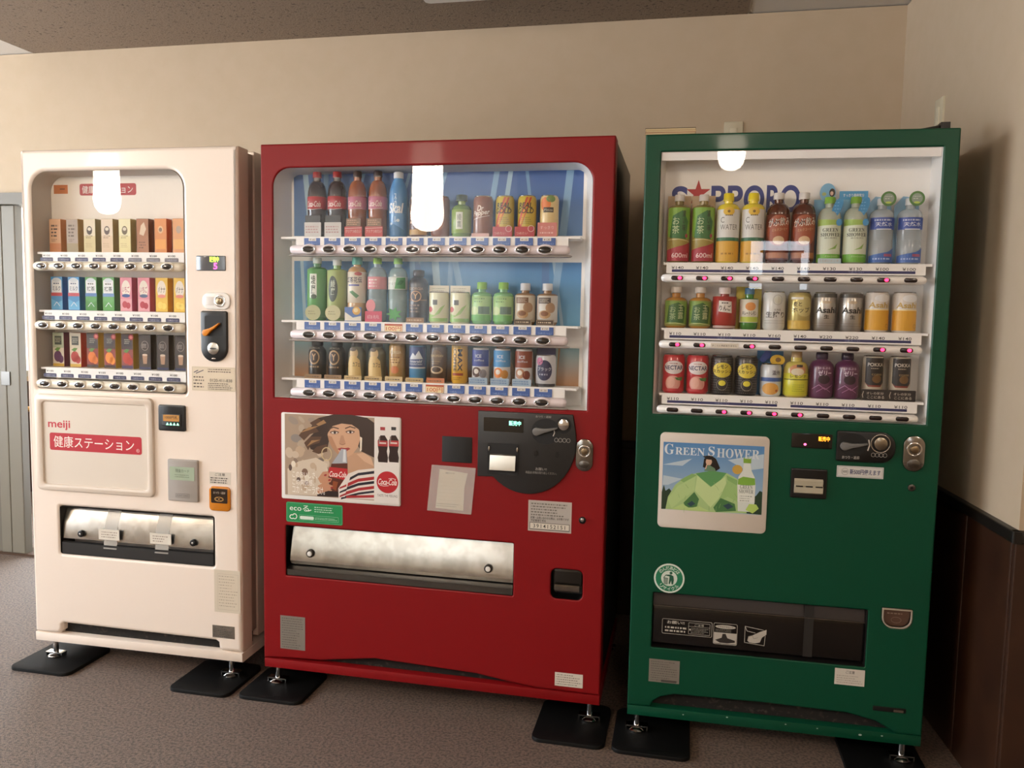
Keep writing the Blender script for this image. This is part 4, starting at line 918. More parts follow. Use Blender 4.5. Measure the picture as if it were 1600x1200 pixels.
# ---- white machine: cartons
cw, cd = .047, .030
def emblem(c, dk='3c3026', txt=None):
    def a(p, w, h):
        p.grad(-w/2+.001, .001, w/2-.001, h*.5, c, c); p.oval(0, h*.66, .011, .015, dk); p.oval(0, h*.70, .007, .006, 'd8cdb8'); p.scribble(-.014, h*.42, .014, h*.52, 2, dk, 4, .4); p.scribble(-.016, h*.15, .016, h*.3, 3, 'a8906a', 6, .3)
    return a
def plainart(dk, lo):
    def a(p, w, h):
        p.rect(-w/2+.001, .001, w/2-.001, h*.28, lo); p.scribble(-.015, h*.45, .015, h*.85, 4, dk, 8, .5); p.scribble(-.015, h*.32, .012, h*.42, 2, dk, 9, .4)
    return a
row1 = [('d0a27c', 'b9794a', plainart('4a3428', 'c47f52'), 'brown tea carton with dark print, first on the top shelf of the white machine'),
        ('a39384', 'b08c54', plainart('5c4c42', '9a8a68'), 'grey drink carton, second on the top shelf of the white machine'),
        ('d8ccb0', '96906c', emblem('cfc08c'), 'beige carton with a dark oval emblem, third on the top shelf of the white machine'),
        ('dccab2', 'a08a62', emblem('d8bfa0', '5c4a44'), 'cream carton with half dark oval emblem, fourth on the white machine top shelf'),
        ('e4dcb4', 'b4a470', emblem('e0d49c', '6c5c40'), 'pale yellow carton with a hat emblem, top shelf of the white machine'),
        ('a8714e', '6a4230', lambda p, w, h: (p.poly([(-.012, h*.55), (.004, h*.5), (.014, h*.7), (.006, h*.9), (-.006, h*.8)], 'd8c0a4'), p.scribble(-.014, h*.12, .014, h*.35, 3, '6a4630', 3, .4)), 'dark brown carton, sixth on the top shelf of the white machine'),
        ('d98f52', 'b85a2c', lambda p, w, h: (p.oval(0, h*.68, .010, .013, 'e2b98c'), p.oval(0, h*.68, .006, .007, '8a6a50'), p.rect(-.02, h*.12, .02, h*.4, 'e8a254')), 'deep orange carton with round picture, second last on the white machine top shelf'),
        ('dca070', 'cc7c40', lambda p, w, h: (p.oval(0, h*.68, .010, .013, 'b8a08c'), p.rect(-.02, h*.12, .02, h*.4, 'e8b470')), 'light orange carton, last on the top shelf of the white machine')]
for i, (f, s_, a, l) in enumerate(row1): carton(0, i, l, cw, cd, .118, f, s_, a)
def milk(base, lo, mid, word, wc):
    def a(p, w, h):
        p.rect(-.020, h*.42, .020, h*.92, 'dfe2e4', r=.006); p.oval(0, h*.9, .016, .008, 'c9d2d8'); p.text(word, -.016, h*.58, .016, h*.72, wc, bold=.03); p.scribble(-.012, h*.76, .012, h*.83, 1, wc, 3, .5)
        p.rect(-.0225, h*.42, .0225, h*.52, mid); p.poly([(-.0225, h*.02), (.0225, h*.02), (.0225, h*.3), (.005, h*.22), (-.0225, h*.34)], lo); p.line([(-.012, h*.12), (.0, h*.24), (.012, h*.12)], .002, 'e6eef2')
    return a
def fruit(lo, fr, word, wc, band):
    def a(p, w, h):
        p.oval(0, h*.66, .017, .030, 'e6dccf'); p.text(word, -.014, h*.56, .014, h*.74, wc, bold=.03); p.oval(0, h*.46, .016, .006, band); p.rect(-.0225, .001, .0225, h*.36, lo); p.oval(-.005, h*.2, .010, .012, fr); p.oval(.008, h*.17, .009, .011, fr, True)
    return a
row2 = [('3f8fc8', '2370b0', milk('', '62b0dc', 'b83a48', 'ミルク', '2a4a70'), 'blue milk carton with a red band, first on the middle shelf of the white machine'),
        ('3f8fc8', '2370b0', milk('', '62b0dc', 'b83a48', 'ミルク', '2a4a70'), 'blue milk carton with a red band, second on the middle shelf of the white machine'),
        ('4f9a4a', '3c8454', milk('', '3f8a34', '4a78b0', '抹茶', '2c3a2c'), 'green milk carton with a blue band, beside the blue cartons of the white machine'),
        ('5fa458', '4a9060', milk('', '58a04c', '6a90c0', '抹茶', '3c4a44'), 'green milk carton with a blue band, beside the pink cartons of the white machine'),
        ('d88a98', 'b8607c', fruit('e0a0a8', 'b83a48', 'いちご', 'b04a6a', '3a5a9a'), 'pink strawberry carton next to the green cartons of the white machine'),
        ('d88a98', 'b8607c', fruit('e0a0a8', 'b83a48', 'いちご', 'b04a6a', '5a6a8a'), 'pink strawberry carton next to the yellow cartons of the white machine'),
        ('e0b848', 'd8a020', fruit('e8c04c', 'f0d468', 'バナナ', '5a4a34', 'e08a7a'), 'yellow banana carton next to the pink cartons of the white machine'),
        ('e0b848', 'd8a020', fruit('e8c04c', 'f0d468', 'バナナ', '5a4a34', 'e08a7a'), 'yellow banana carton, last on the middle shelf of the white machine')]
for i, (f, s_, a, l) in enumerate(row2): carton(1, i, l, cw, cd, .118, f, s_, a)
def juice(top, box, fr, lo, badge=False):
    def a(p, w, h):
        p.rect(-.0225, h*.55, .0225, h*.995, top); p.rect(-.014, h*.64, .014, h*.90, box); p.scribble(-.011, h*.7, .011, h*.85, 3, 'b8b49c', 3, .4); p.oval(-.002, h*.3, .016, .020, fr); p.oval(.010, h*.22, .011, .014, fr, True); p.rect(-.0225, .001, .0225, h*.09, lo); p.poly([(-.016, h*.50), (-.002, h*.44), (.010, h*.55), (-.004, h*.56)], '5c8a3c')
        if badge: p.oval(.016, h*.90, .010, .010, 'a8242c'); p.oval(.016, h*.90, .006, .006, 'd87a70')
    return a
def coffee(p, w, h):
    p.ring(0, h*.68, .014, .017, .0015, 'a89c90'); p.scribble(-.010, h*.62, .010, h*.74, 3, 'c9bdb0', 5, .4); p.poly([(-.010, h*.42), (.010, h*.42), (.007, h*.16), (-.007, h*.16)], 'b08a6c'); p.oval(0, h*.42, .010, .004, 'd8c4ac'); p.rect(-.0225, .001, .0225, h*.07, '2a2c50')
row3 = [('d4c8b4', '6a3a50', juice('a8b094', '2c3a2c', '5c2a58', 'c9a43c'), 'grape juice carton, first on the bottom shelf of the white machine'),
        ('d4c0a8', 'a82c28', juice('c8bca4', '2c3028', 'b02a20', 'c9a43c'), 'red apple juice carton on the bottom shelf of the white machine'),
        ('8a2c24', 'b89a40', juice('3a2420', '241c1c', 'e0761c', '3a1c14', True), 'orange juice carton with a red badge, beside the apple carton of the white machine'),
        ('8a2c24', 'b89a40', juice('3a2420', '241c1c', 'e88a28', '3a1c14', True), 'orange juice carton with a red badge, fourth on the bottom shelf of the white machine'),
        ('8a3c34', 'b89a40', juice('3a2428', '241c24', 'c03a24', '4a3a5c', True), 'tomato red juice carton with a red badge, beside the dark coffee cartons'),
        ('33261f', '241a16', coffee, 'dark coffee carton beside the tomato red carton of the white machine'),
        ('33261f', '241a16', coffee, 'dark coffee carton, second last on the bottom shelf of the white machine'),
        ('33261f', '241a16', coffee, 'dark coffee carton, last on the bottom shelf of the white machine')]
for i, (f, s_, a, l) in enumerate(row3): carton(2, i, l, cw, cd, .122 if i not in (2, 3, 4) else .124, f, s_, a)

# ---- red machine, top shelf
def cola(p, R, H):
    p.text('Coca-Cola', -R*.80, H*.455, R*.80, H*.545, 'e8d4cc', bold=.03, shear=.35); p.line([(-R*.9, H*.425), (0, H*.415), (R*.9, H*.435)], .0015, 'e8d4cc')
def white_tag(p): p.scribble(-.024, .010, .024, .036, 3, 'a87a7a', 3, .4)
for i, l in ((0, 'cola bottle with a red label, first on the top shelf of the red machine'), (1, 'cola bottle with a red label, second on the top shelf of the red machine')):
    t = pet('R', 0, i, l, .211, .031, '2a1412', '9a2a2c', (.090, .130, 'a8242c'), cola, .60); base_tag(t, .058, .046, 'c9c6c2', white_tag); MB().slab(rrect(-.026, .046, .026, .068), -.034, -.0332).build('tag_picture', mat('tag card 2c2a2a', '2c2a2a', .5), t)
for i, l in ((2, 'amber cola bottle with a pink label, third on the top shelf of the red machine'), (3, 'amber cola bottle with a pink label, beside the blue aluminium bottle')):
    t = pet('R', 0, i, l, .211, .030, '8a4a26', '3a2c2c', (.088, .128, 'b86a80'), cola, .60); base_tag(t, .060, .032, 'b8403c', lambda p: (p.text('クリアつめたい', -.026, .012, .026, .022, 'e8c8c0'), p.line([(-.028, .026), (.028, .028)], .0014, 'e8d8d0')))
    base_tag(t, .05, .058, '7a5a40', lambda p: p.scribble(-.02, .036, .02, .055, 3, 'd8a888', 5, .4), y=-.0335)
def skal(p, R, H):
    p.poly([(-R, H*.12), (-R*.2, H*.2), (R, H*.1), (R, H*.02), (-R, H*.02)], '2a6a9c'); p.text('Skal', -R*.9, H*.36, R*.9, H*.52, 'e2eaf0', bold=.06, shear=.2); p.text('ス\nコ\nー\nル', -R*.16, H*.22, R*.16, H*.66, 'c6d8e6', bold=.02); p.oval(R*.3, H*.25, .005, .005, 'd6e6f0'); p.oval(-R*.5, H*.2, .004, .004, 'd6e6f0', True)
flask('R', 0, 4, 'blue aluminium soda bottle on the top shelf of the red machine', .206, .030, '4f8cc4', 'd0d4d8', skal, capr=.016, shz=.62)
def darkbean(p, R, H): p.rect(-R*1.2, H*.05, R*1.2, H*.18, 'b89050'); p.scribble(-R*.8, H*.3, R*.8, H*.6, 3, 'd8c0a0', 4, .5); p.oval(0, H*.72, R*.6, H*.1, 'a8784c')
can('R', 0, 5, 'brown can with gold foot, sixth on the top shelf of the red machine', .128, .031, '5c3a28', darkbean)
can('R', 0, 6, 'reddish brown can, seventh on the top shelf of the red machine', .128, .030, '7c4632', lambda p, R, H: (p.scribble(-R*.8, H*.5, R*.8, H*.8, 3, 'c09a80', 4, .5), p.oval(0, H*.3, R*.7, H*.14, '945a40')))
pet('R', 0, 7, 'short green tea bottle with a white label, beside the soda can', .132, .031, '6a8a3c', '3c4a3a', (.012, .085, '8aa64c'), lambda p, R, H: (p.rect(-.010, H*.18, .012, H*.58, 'dfe4d4'), p.text('綾\n鷹', -.006, H*.22, .007, H*.54, '3c4a34')), .62, capr=.018)
def drp(p, R, H): p.text('Dr', -R*.4, H*.62, R*.3, H*.76, 'e4d2c4', bold=.05, shear=.2); p.text('Pepper', -R*.95, H*.46, R*.95, H*.62, 'e4d2c4', bold=.05, shear=.2, slope=.12); p.line([(-R*.9, H*.42), (R*.9, H*.52)], .0016, 'e4d2c4')
t = can('R', 0, 8, 'maroon soda can beside the yellow energy drink cans', .127, .031, '8a5a46', drp); base_tag(t, .056, .010, 'd8b0a8')
def gold(p, R, H):
    p.poly([(-R*1.3, H*.1), (R*.1, H*.95), (R*.7, H*.95), (-R*.7, H*.08)], 'c0462c'); p.poly([(-R*.7, H*.3), (R*.3, H*.95), (R*.5, H*.95), (-R*.4, H*.3)], 'd89a34')
    p.text('REAL\nGOLD', -R*.95, H*.56, R*.95, H*.82, '2a2a22', bold=.05, shear=.15, lead=.75); p.scribble(-R*.5, H*.3, R*.8, H*.48, 4, '6a6a30', 6, .3)
def redtag(p): p.ring(.020, .024, .010, .010, .0016, 'e6c8c0'); p.text('つめたい', -.026, .006, .010, .014, 'e6c0b8')
for i, l in ((9, 'yellow energy drink can next to the maroon soda can'), (10, 'yellow energy drink can next to the orange juice can')):
    t = can('R', 0, i, l, .127, .029, 'c9b44c', gold); base_tag(t, .062, .030, 'b03a44', redtag)
t = can('R', 0, 11, 'orange juice can with a pink tag, last on the top shelf of the red machine', .127, .029, 'dcc48c', lambda p, R, H: (p.oval(-R*.3, H*.78, R*.6, H*.16, 'd8783c'), p.oval(R*.3, H*.9, R*.5, H*.08, '6a8a4c'), p.rect(-R*.5, H*.58, R*.6, H*.70, '3a3530'), p.text('Minute', -R*.4, H*.61, R*.5, H*.67, 'c9c0a8'))); base_tag(t, .060, .042, 'c87a74', lambda p: (p.text('すっきり', -.022, .022, .020, .032, 'e8c8c0'), p.scribble(-.022, .006, .022, .016, 1, 'e8c8c0', 4, .4)))

# ---- red machine, middle shelf
def ayataka(p, R, H): p.rect(-.012, H*.36, .012, H*.74, 'dfe4d8'); p.text('綾\n鷹', -.008, H*.42, .008, H*.72, '3a4a3a', bold=.03); p.oval(.002, H*.38, .010, .008, '4a5a44')
def oval_tag(c): return lambda t: None
def tan_tag(t, c):
    o = MB().slab([(x, z) for x, z in oval(0, .026, .027, .025)], -.0345, -.0335).build('shelf_tag', mat('tag card '+c, c, .5), t); p = Ink(); p.scribble(-.016, .018, .016, .034, 2, '7a7a5a', 6, .35); p.flat('tag_print', o, -.0345)
t = pet('R', 1, 0, 'dark green tea bottle with white label, first on the red machine middle shelf', .206, .032, '3f7a3a', 'c6d0c8', (.010, .168, '5a9a50'), ayataka, .80); tan_tag(t, 'b0b080')
t = pet('R', 1, 1, 'pale green tea bottle with dark oval, second on the red machine middle shelf', .200, .032, '7a9a50', 'ccd2cc', (.010, .165, 'a4b474'), lambda p, R, H: (p.oval(-.002, H*.52, .017, .042, '2c3a2c'), p.text('綾\n鷹', -.009, H*.42, .007, H*.66, 'c4ccb8', bold=.02)), .80); tan_tag(t, 'c0bc90')
t = pet('R', 1, 2, 'milk tea bottle with a teal cap on the middle shelf of the red machine', .208, .031, 'c09a6c', '5aa898', (.060, .160, 'd8d0c0'), lambda p, R, H: (p.text('紅茶花伝', -R*.9, H*.60, R*.9, H*.69, '3a3450', bold=.03), p.rect(-R*.6, H*.55, R*.6, H*.575, '5a5a9a'), p.poly([(-R*.5, H*.46), (R*.3, H*.36), (R*.6, H*.40), (-R*.1, H*.48)], '5a8a5c'), p.oval(R*.5, H*.74, R*.4, .006, 'b8504c')), .74, capr=.017, caph=.024)
o = base_tag(t, .058, .046, '4a6aa4', lambda p: (p.poly([(-.028, .002), (.028, .002), (.028, .018), (0, .012), (-.028, .030)], 'd8d4c4'), p.oval(.012, .034, .014, .013, 'd8a850'), p.oval(.010, .036, .008, .007, 'e8d4a0')))
t = pet('R', 1, 3, 'clear water bottle with a pink label and green cap in the red machine', .206, .031, 'b4c8cc', '8ab840', (.105, .145, 'd8949c'), lambda p, R, H: p.scribble(-R*.7, H*.53, R*.6, H*.68, 3, 'e8d8d4', 5, .4), .70, alpha=.45); base_tag(t, .058, .034, 'c84c68', lambda p: p.text('白桃', -.02, .010, .02, .022, 'e8b8c0')); MB().slab(oval(-.010, .052, .016, .020, 20), -.0338, -.0328).build('tag_picture', mat('tag card dc8c94', 'dc8c94', .5), t)
t = pet('R', 1, 4, 'clear water bottle with a white and green label in the red machine', .206, .031, 'b4ccc8', '7cb440', (.105, .145, 'd4dcd4'), lambda p, R, H: (p.poly([(0, H*.52), (R*1.2, H*.52), (R*1.2, H*.7), (R*.2, H*.69)], '4a9a58'), p.text('い・ろ・は・す', -R*.9, H*.58, R*.1, H*.62, '4a5a4c'), p.poly([(R*.2, H*.58), (R*.6, H*.66), (R*1.0, H*.64), (R*.7, H*.58)], '2a7a3a')), .70, alpha=.45)
LF = mat('tag card 4a9a50', '4a9a50', .5)
MB().slab([(.028*math.cos(a)*(1 if k % 2 else .5), .026+.024*math.sin(a)*(1 if k % 2 else .5)) for k, a in enumerate([2*math.pi*k/14 for k in range(14)])], -.0345, -.0333).build('shelf_tag', LF, t)
def george(p, R, H):
    p.rect(-R*1.3, H*.42, R*1.3, H*.44, '7a5a40'); p.oval(0, H*.50, R*.62, H*.105, 'b88a60'); p.oval(0, H*.50, R*.5, H*.085, '2a1c18'); p.text('Y', -R*.28, H*.45, R*.28, H*.56, 'c9a074', bold=.04); p.text('GEORGIA', -R*.8, H*.62, R*.8, H*.67, 'b0987c', bold=.02); p.scribble(-R*.7, H*.18, R*.7, H*.36, 3, '8a7460', 5, .5)
t = flask('R', 1, 5, 'tall black coffee bottle with a brown emblem in the red machine', .168, .031, '1c1514', '2a201c', george, capr=.018, shz=.74); base_tag(t, .060, .016, '8a6848', lambda p: p.scribble(-.026, .004, .026, .012, 1, 'c9b08c', 4, .5))
def pale(p, R, H): p.rect(-R*.4, H*.58, R*.1, H*.74, '4a4a42'); p.poly([(-R, H*.1), (R*.3, H*.3), (R*.9, H*.6), (R*.4, H*.5), (-R*.2, H*.25), (-R, H*.3)], '9abc6a'); p.oval(-R*.7, H*.44, R*.3, H*.09, 'b8504c'); p.rect(-R*1.2, H*.05, R*1.2, H*.16, '8ab45c')
for i, l in ((6, 'pale green juice can with a white card, next to the tall black bottle'), (7, 'pale green juice can with a white card, next to the green capped bottles')):
    t = can('R', 1, i, l, .100, .033, 'd4d4b0', pale, neck=.95); MB().slab(rrect(-.033, .092, .033, .120), -.004, -.002).build('header_card', mat('tag card dcd8c4', 'dcd8c4', .5), t); p = Ink(); p.scribble(-.024, .100, .024, .114, 2, '9a9a80', 4, .3); p.flat('card_print', t, -.004)
for i, l in ((8, 'short green bottle with a lime cap, next to the pale green juice cans'), (9, 'short green bottle with a lime cap, next to the milky coffee bottles')):
    pet('R', 1, i, l, .132, .032, '7ab870', '7cb430', (.012, .088, 'a4cc84'), lambda p, R, H: (p.scribble(-R*.6, H*.50, R*.6, H*.64, 2, '5a8a50', 4, .4), p.rect(-R*1.2, H*.08, R*1.2, H*.22, '62aa4c'), p.oval(-R*.6, H*.32, R*.5, H*.10, 'c4d8a0'), p.poly([(-R*.1, H*.24), (R*1.1, H*.24), (R*1.1, H*.42), (-R*.1, H*.42)], '5a7a64')), .68, capr=.016, caph=.022, alpha=.8)
def latte(c): return lambda p, R, H: (p.rect(-R*.8, H*.52, R*.5, H*.66, c), p.scribble(-R*.7, H*.54, R*.4, H*.64, 3, 'd8ccbc', 4, .4), p.oval(-R*.1, H*.26, R*.6, H*.10, 'b89468'), p.oval(-R*.1, H*.28, R*.4, H*.06, '7a4e30'), p.oval(R*.5, H*.42, R*.5, H*.12, 'a8886c'))
for i, c, l in ((10, '7a5a44', 'milky coffee bottle with beige label, second last on the red machine middle shelf'), (11, '4a4444', 'milky coffee bottle with a grey label, last on the middle shelf of the red machine')):
    t = pet('R', 1, i, l, .130, .032, '9a7a5c', 'd0d4d8', (.010, .092, 'd0c8b8' if i == 10 else 'ccc8c0'), latte(c), .70, capr=.016, caph=.022); base_tag(t, .056, .018, '4a3c30', lambda p: (p.frame(-.027, .001, .027, .017, .0012, 'b8a890'), p.scribble(-.022, .005, .022, .013, 1, 'c4b49c', 4, .5)))

# ---- red machine, bottom shelf
def bear(p, R, H): p.oval(0, H*.55, R*.66, H*.19, 'b89870'); p.oval(0, H*.55, R*.52, H*.15, '3a2c24'); p.text('Y', -R*.26, H*.47, R*.26, H*.64, 'c9a884', bold=.05); p.scribble(-R*.7, H*.26, R*.7, H*.34, 1, 'a89070', 4, .5); p.text('GEORGIA', -R*.7, H*.76, R*.7, H*.81, 'a8a090')
def cream(p, R, H): p.oval(0, H*.68, R*.5, H*.14, 'd0b484'); p.poly([(-R*.9, H*.08), (R*.9, H*.08), (R*.7, H*.5), (R*.2, H*.62), (-R*.5, H*.6), (-R*.9, H*.4)], 'd8bc80'); p.text('カフェ', -R*.1, H*.34, R*.7, H*.46, '4a3a28', bold=.03); p.oval(-R*.1, H*.78, R*.4, H*.05, '5a4a38')
btag = lambda p: p.scribble(-.024, .003, .024, .010, 1, '6a5640', 4, .5)
for i, l in ((0, 'short black coffee bottle with round emblem, first on the red machine bottom shelf'), (1, 'short black coffee bottle with round emblem, second on the red machine bottom shelf')):
    t = flask('R', 2, i, l, .128, .029, '2c2a28', '2a2624', bear, capr=.019, shz=.66); base_tag(t, .060, .014, '9a7a58', btag)
for i, l in ((2, 'short grey coffee bottle with a cream label, next to the black bottles'), (3, 'short grey coffee bottle with a cream label, next to the gold can')):
    t = flask('R', 2, i, l, .128, .029, '6a6854', '3a3a34', cream, capr=.019, shz=.66); base_tag(t, .060, .014, 'c4aa78', btag)
t = can('R', 2, 4, 'gold coffee can on the bottom shelf of the red machine', .124, .027, 'b08c50', lambda p, R, H: (p.text('GEORGIA', -R*.8, H*.72, R*.8, H*.80, 'e0d0a8', bold=.02), p.poly([(-R*.6, H*.6), (R*.6, H*.6), (R*.3, H*.4), (-R*.3, H*.4)], 'd8b880'), p.oval(0, H*.3, R*.5, H*.10, 'c87a4c'), p.scribble(-R*.7, H*.46, R*.7, H*.66, 3, '7a5028', 4, .4))); base_tag(t, .060, .016, 'd0b888', btag)
t = can('R', 2, 5, 'navy and white coffee can with a mountain, bottom shelf of the red machine', .121, .028, '4a86b0', lambda p, R, H: (p.rect(-R*1.3, H*.40, R*1.3, H*.94, '2f4478'), p.poly([(-R*.9, H*.6), (-R*.3, H*.78), (0, H*.70), (R*.4, H*.84), (R*.9, H*.62)], 'd0d8e0'), p.text('Emerald', -R*.8, H*.52, R*.8, H*.59, 'd8dce4', shear=.2, bold=.03), p.text('MOUNTAIN', -R*.8, H*.45, R*.8, H*.50, 'd8dce4'), p.rect(-R*1.3, H*.36, R*1.3, H*.40, 'c8ccd0'))); base_tag(t, .060, .014, 'c4aa78', btag)
t = can('R', 2, 6, 'brown coffee can with a white cup over the orange price sticker', .122, .028, '4a3828', lambda p, R, H: (p.oval(0, H*.70, R*.7, H*.16, '6a5438'), p.text('EUROPEAN', -R*.8, H*.68, R*.8, H*.74, 'c0a878', bold=.02), p.oval(0, H*.34, R*.8, H*.10, 'c8b08c'), p.oval(0, H*.35, R*.55, H*.07, '3a2414'), p.scribble(-R*.6, H*.48, R*.6, H*.58, 2, 'a88c60', 4, .4))); base_tag(t, .060, .016, 'c87a50', btag)
def maxc(p, R, H):
    for s_, x0, x1 in (('MAX', .0005, .0155), ('COFFEE', -.0150, -.0035)):
        v, f, w_, h_ = glyphs(s_, .05, 0.); p._put([(x0+(x1-x0)*q[1], H*.86-q[0]*H*.56) for q in v], f, '241c10', False)
    p.rect(-R*.7, H*.20, R*.7, H*.26, '8a2a1c'); p.oval(0, H*.92, R*.7, H*.04, 'b8983c'); p.scribble(-R*.6, H*.08, R*.6, H*.17, 2, '6a4a1c', 4, .4)
can('R', 2, 7, 'tall yellow coffee can with black vertical lettering in the red machine', .128, .0265, 'd8a838', maxc)
def ice(top, pic1, pic2): return lambda p, R, H: (p.rect(-R*1.3, H*.5, R*1.3, H*.95, top), p.text('ICE', -R*.4, H*.74, R*.3, H*.83, 'd4d8e0', bold=.03), p.text('coffee', -R*.6, H*.64, R*.6, H*.70, 'c8ccd8'), p.oval(-R*.3, H*.34, R*.6, H*.14, pic1), p.oval(R*.5, H*.30, R*.45, H*.12, pic2), p.oval(-R*.3, H*.36, R*.3, H*.07, 'd8d0c4'))
for i, a, l in ((8, ice('2c3c8c', '4a2c20', '8a8a94'), 'dark blue iced coffee can beside the tall yellow can'), (9, ice('4c94cc', 'd88038', 'c89048'), 'light blue and orange can on the bottom shelf of the red machine'), (10, ice('8a4a38', 'b08060', '7a3c2c'), 'reddish brown iced coffee can, second last on the bottom shelf of the red machine')):
    t = can('R', 2, i, l, .115, .028, 'd0d0d0', a, top=plastic('dcd8d0')); base_tag(t, .060, .022, '9cb4c8', lambda p: (p.scribble(-.026, .004, .026, .018, 2, '5a7aa8', 4, .4)))
t = can('R', 2, 11, 'silver white can with a navy flower, last on the bottom shelf of the red machine', .100, .032, 'c4c4c8', lambda p, R, H: (p.rect(-R*1.3, H*.02, R*1.3, H*.10, '2c2c34'), p.oval(0, H*.52, R*.8, H*.32, '2c3054'), p.oval(-R*.5, H*.8, R*.35, H*.12, 'b86a8c'), p.text('ブラック', -R*.7, H*.50, R*.7, H*.62, 'c8ccd8', bold=.03), p.scribble(-R*.5, H*.34, R*.5, H*.44, 1, 'a8acc0', 4, .5)), neck=.9); MB().slab(rrect(-.030, .088, .030, .122), .004, .006).build('header_card', mat('tag card 34365a', '34365a', .5), t)

# ---- green machine, top shelf
def tea_big(p, R, H):
    p.poly([(-R*1.2, H*.38), (R*1.2, H*.34), (R*1.2, H*.80), (-R*1.2, H*.80)], '7aa83c'); p.poly([(-R*.9, H*.36), (R*.7, H*.34), (R*.9, H*.6), (R*.3, H*.76), (-R*.6, H*.68)], '2f6a34'); p.text('お\n茶', -R*.62, H*.42, R*.05, H*.66, 'b8cc9c'); p.text('濃\nい\n味', R*.28, H*.46, R*.62, H*.76, '243a24', bold=.03); p.line([(-R*1.1, H*.33), (0, H*.34), (R*1.1, H*.31)], .0016, 'd8d0a0'); p.oval(R*.75, H*.39, .005, .006, 'a03a4c')
    p.poly([(-R*1.25, H*.02), (R*1.25, H*.02), (R*1.25, H*.30), (R*.4, H*.25), (-R*1.25, H*.18)], 'a4283c'); p.text('600ml', -R*.6, H*.07, R*.95, H*.14, 'e0c0c0', bold=.03)
for i, l in ((0, 'green tea bottle with red base label, first on the green machine top shelf'), (1, 'green tea bottle with red base label, second on the green machine top shelf')):
    t = pet('G', 0, i, l, .200, .0325, '7a6a34', 'd4d0cc', (.004, .160, '9a8a44'), tea_big, .78, capr=.0145); MB().slab(rrect(-.0345, 0, .0345, .202), .0355, .0365).build('backing_card', mat('tag card c9b090', 'c9b090', .6), t)
def cwater(p, R, H):
    p.rect(-R*1.3, H*.36, R*1.3, H*.76, 'd8d8d4'); p.rect(-R*1.3, H*.02, R*1.3, H*.31, 'd8a83c'); p.rect(-R*1.3, H*.31, R*1.3, H*.36, '2a6a4c'); p.oval(0, H*.73, R*.5, H*.06, 'e0b83c'); p.oval(0, H*.73, .004, .004, '7a5a20'); p.text('C', -R*.72, H*.57, -R*.38, H*.65, '6a6a66'); p.text('WATER', -R*.75, H*.47, R*.85, H*.545, '6a6a66'); p.scribble(-R*.3, H*.665, R*.4, H*.685, 1, '5a4a34', 3, .7); p.scribble(-R*.6, H*.1, R*.6, H*.16, 1, 'a87a20', 3, .4)
for i, l in ((2, 'lemon water bottle with a yellow cap, next to the green tea bottles'), (3, 'lemon water bottle with a yellow cap, next to the brown bottles')): pet('G', 0, i, l, .203, .0325, 'e0cc3c', 'e0cc20', (.004, .155, 'd8c85c'), cwater, .76, capr=.015, caph=.022)
def gabu(p, R, H):
    p.oval(0, H*.46, R*1.15, H*.22, '9a4a2c'); p.text('がぶ飲み', -R*1.0, H*.50, R*1.05, H*.62, '2a1410', bold=.09, slope=.12); p.text('がぶ飲み', -R*1.0, H*.50, R*1.05, H*.62, 'e8e0d4', bold=.0, slope=.12); p.text('ミルクコーヒー', -R*.6, H*.44, R*.8, H*.48, 'd8b080', slope=.12); p.oval(0, H*.32, R*.5, H*.06, 'd8b890'); p.rect(-R*1.2, H*.07, R*1.2, H*.15, 'a86a40')
for i, l in ((4, 'brown milk coffee bottle with a white cap, next to the lemon water'), (5, 'brown milk coffee bottle with a white cap, next to the blue backed bottles')): pet('G', 0, i, l, .203, .0325, '4a2014', 'd8d4d0', (.010, .140, '6a3020'), gabu, .70, capr=.0155)
def gshower(p, R, H):
    p.rect(-R*1.3, H*.06, R*1.3, H*.60, 'd0d8c4'); p.poly([(-R*1.3, H*.56), (R*1.3, H*.58), (R*1.3, H*.64), (-R*1.3, H*.66)], '9cbc5c'); p.text('𝐆𝐑𝐄𝐄𝐍', -R*.70, H*.47, R*.70, H*.525, '4a544a', bold=.01); p.text('𝐒𝐇𝐎𝐖𝐄𝐑', -R*.86, H*.40, R*.92, H*.455, '4a544a', bold=.01); p.text('緑の気持ち', -R*.5, H*.365, R*.6, H*.39, '4a544a'); p.poly([(-R*.2, H*.2), (R*.3, H*.24), (R*.7, H*.30), (R*.5, H*.22)], '8ab45c'); p.rect(-R*1.3, H*.02, R*1.3, H*.14, '6aac3c'); p.text('グリーンシャワー', -R*.4, H*.09, R*.9, H*.12, 'd8e4c8')
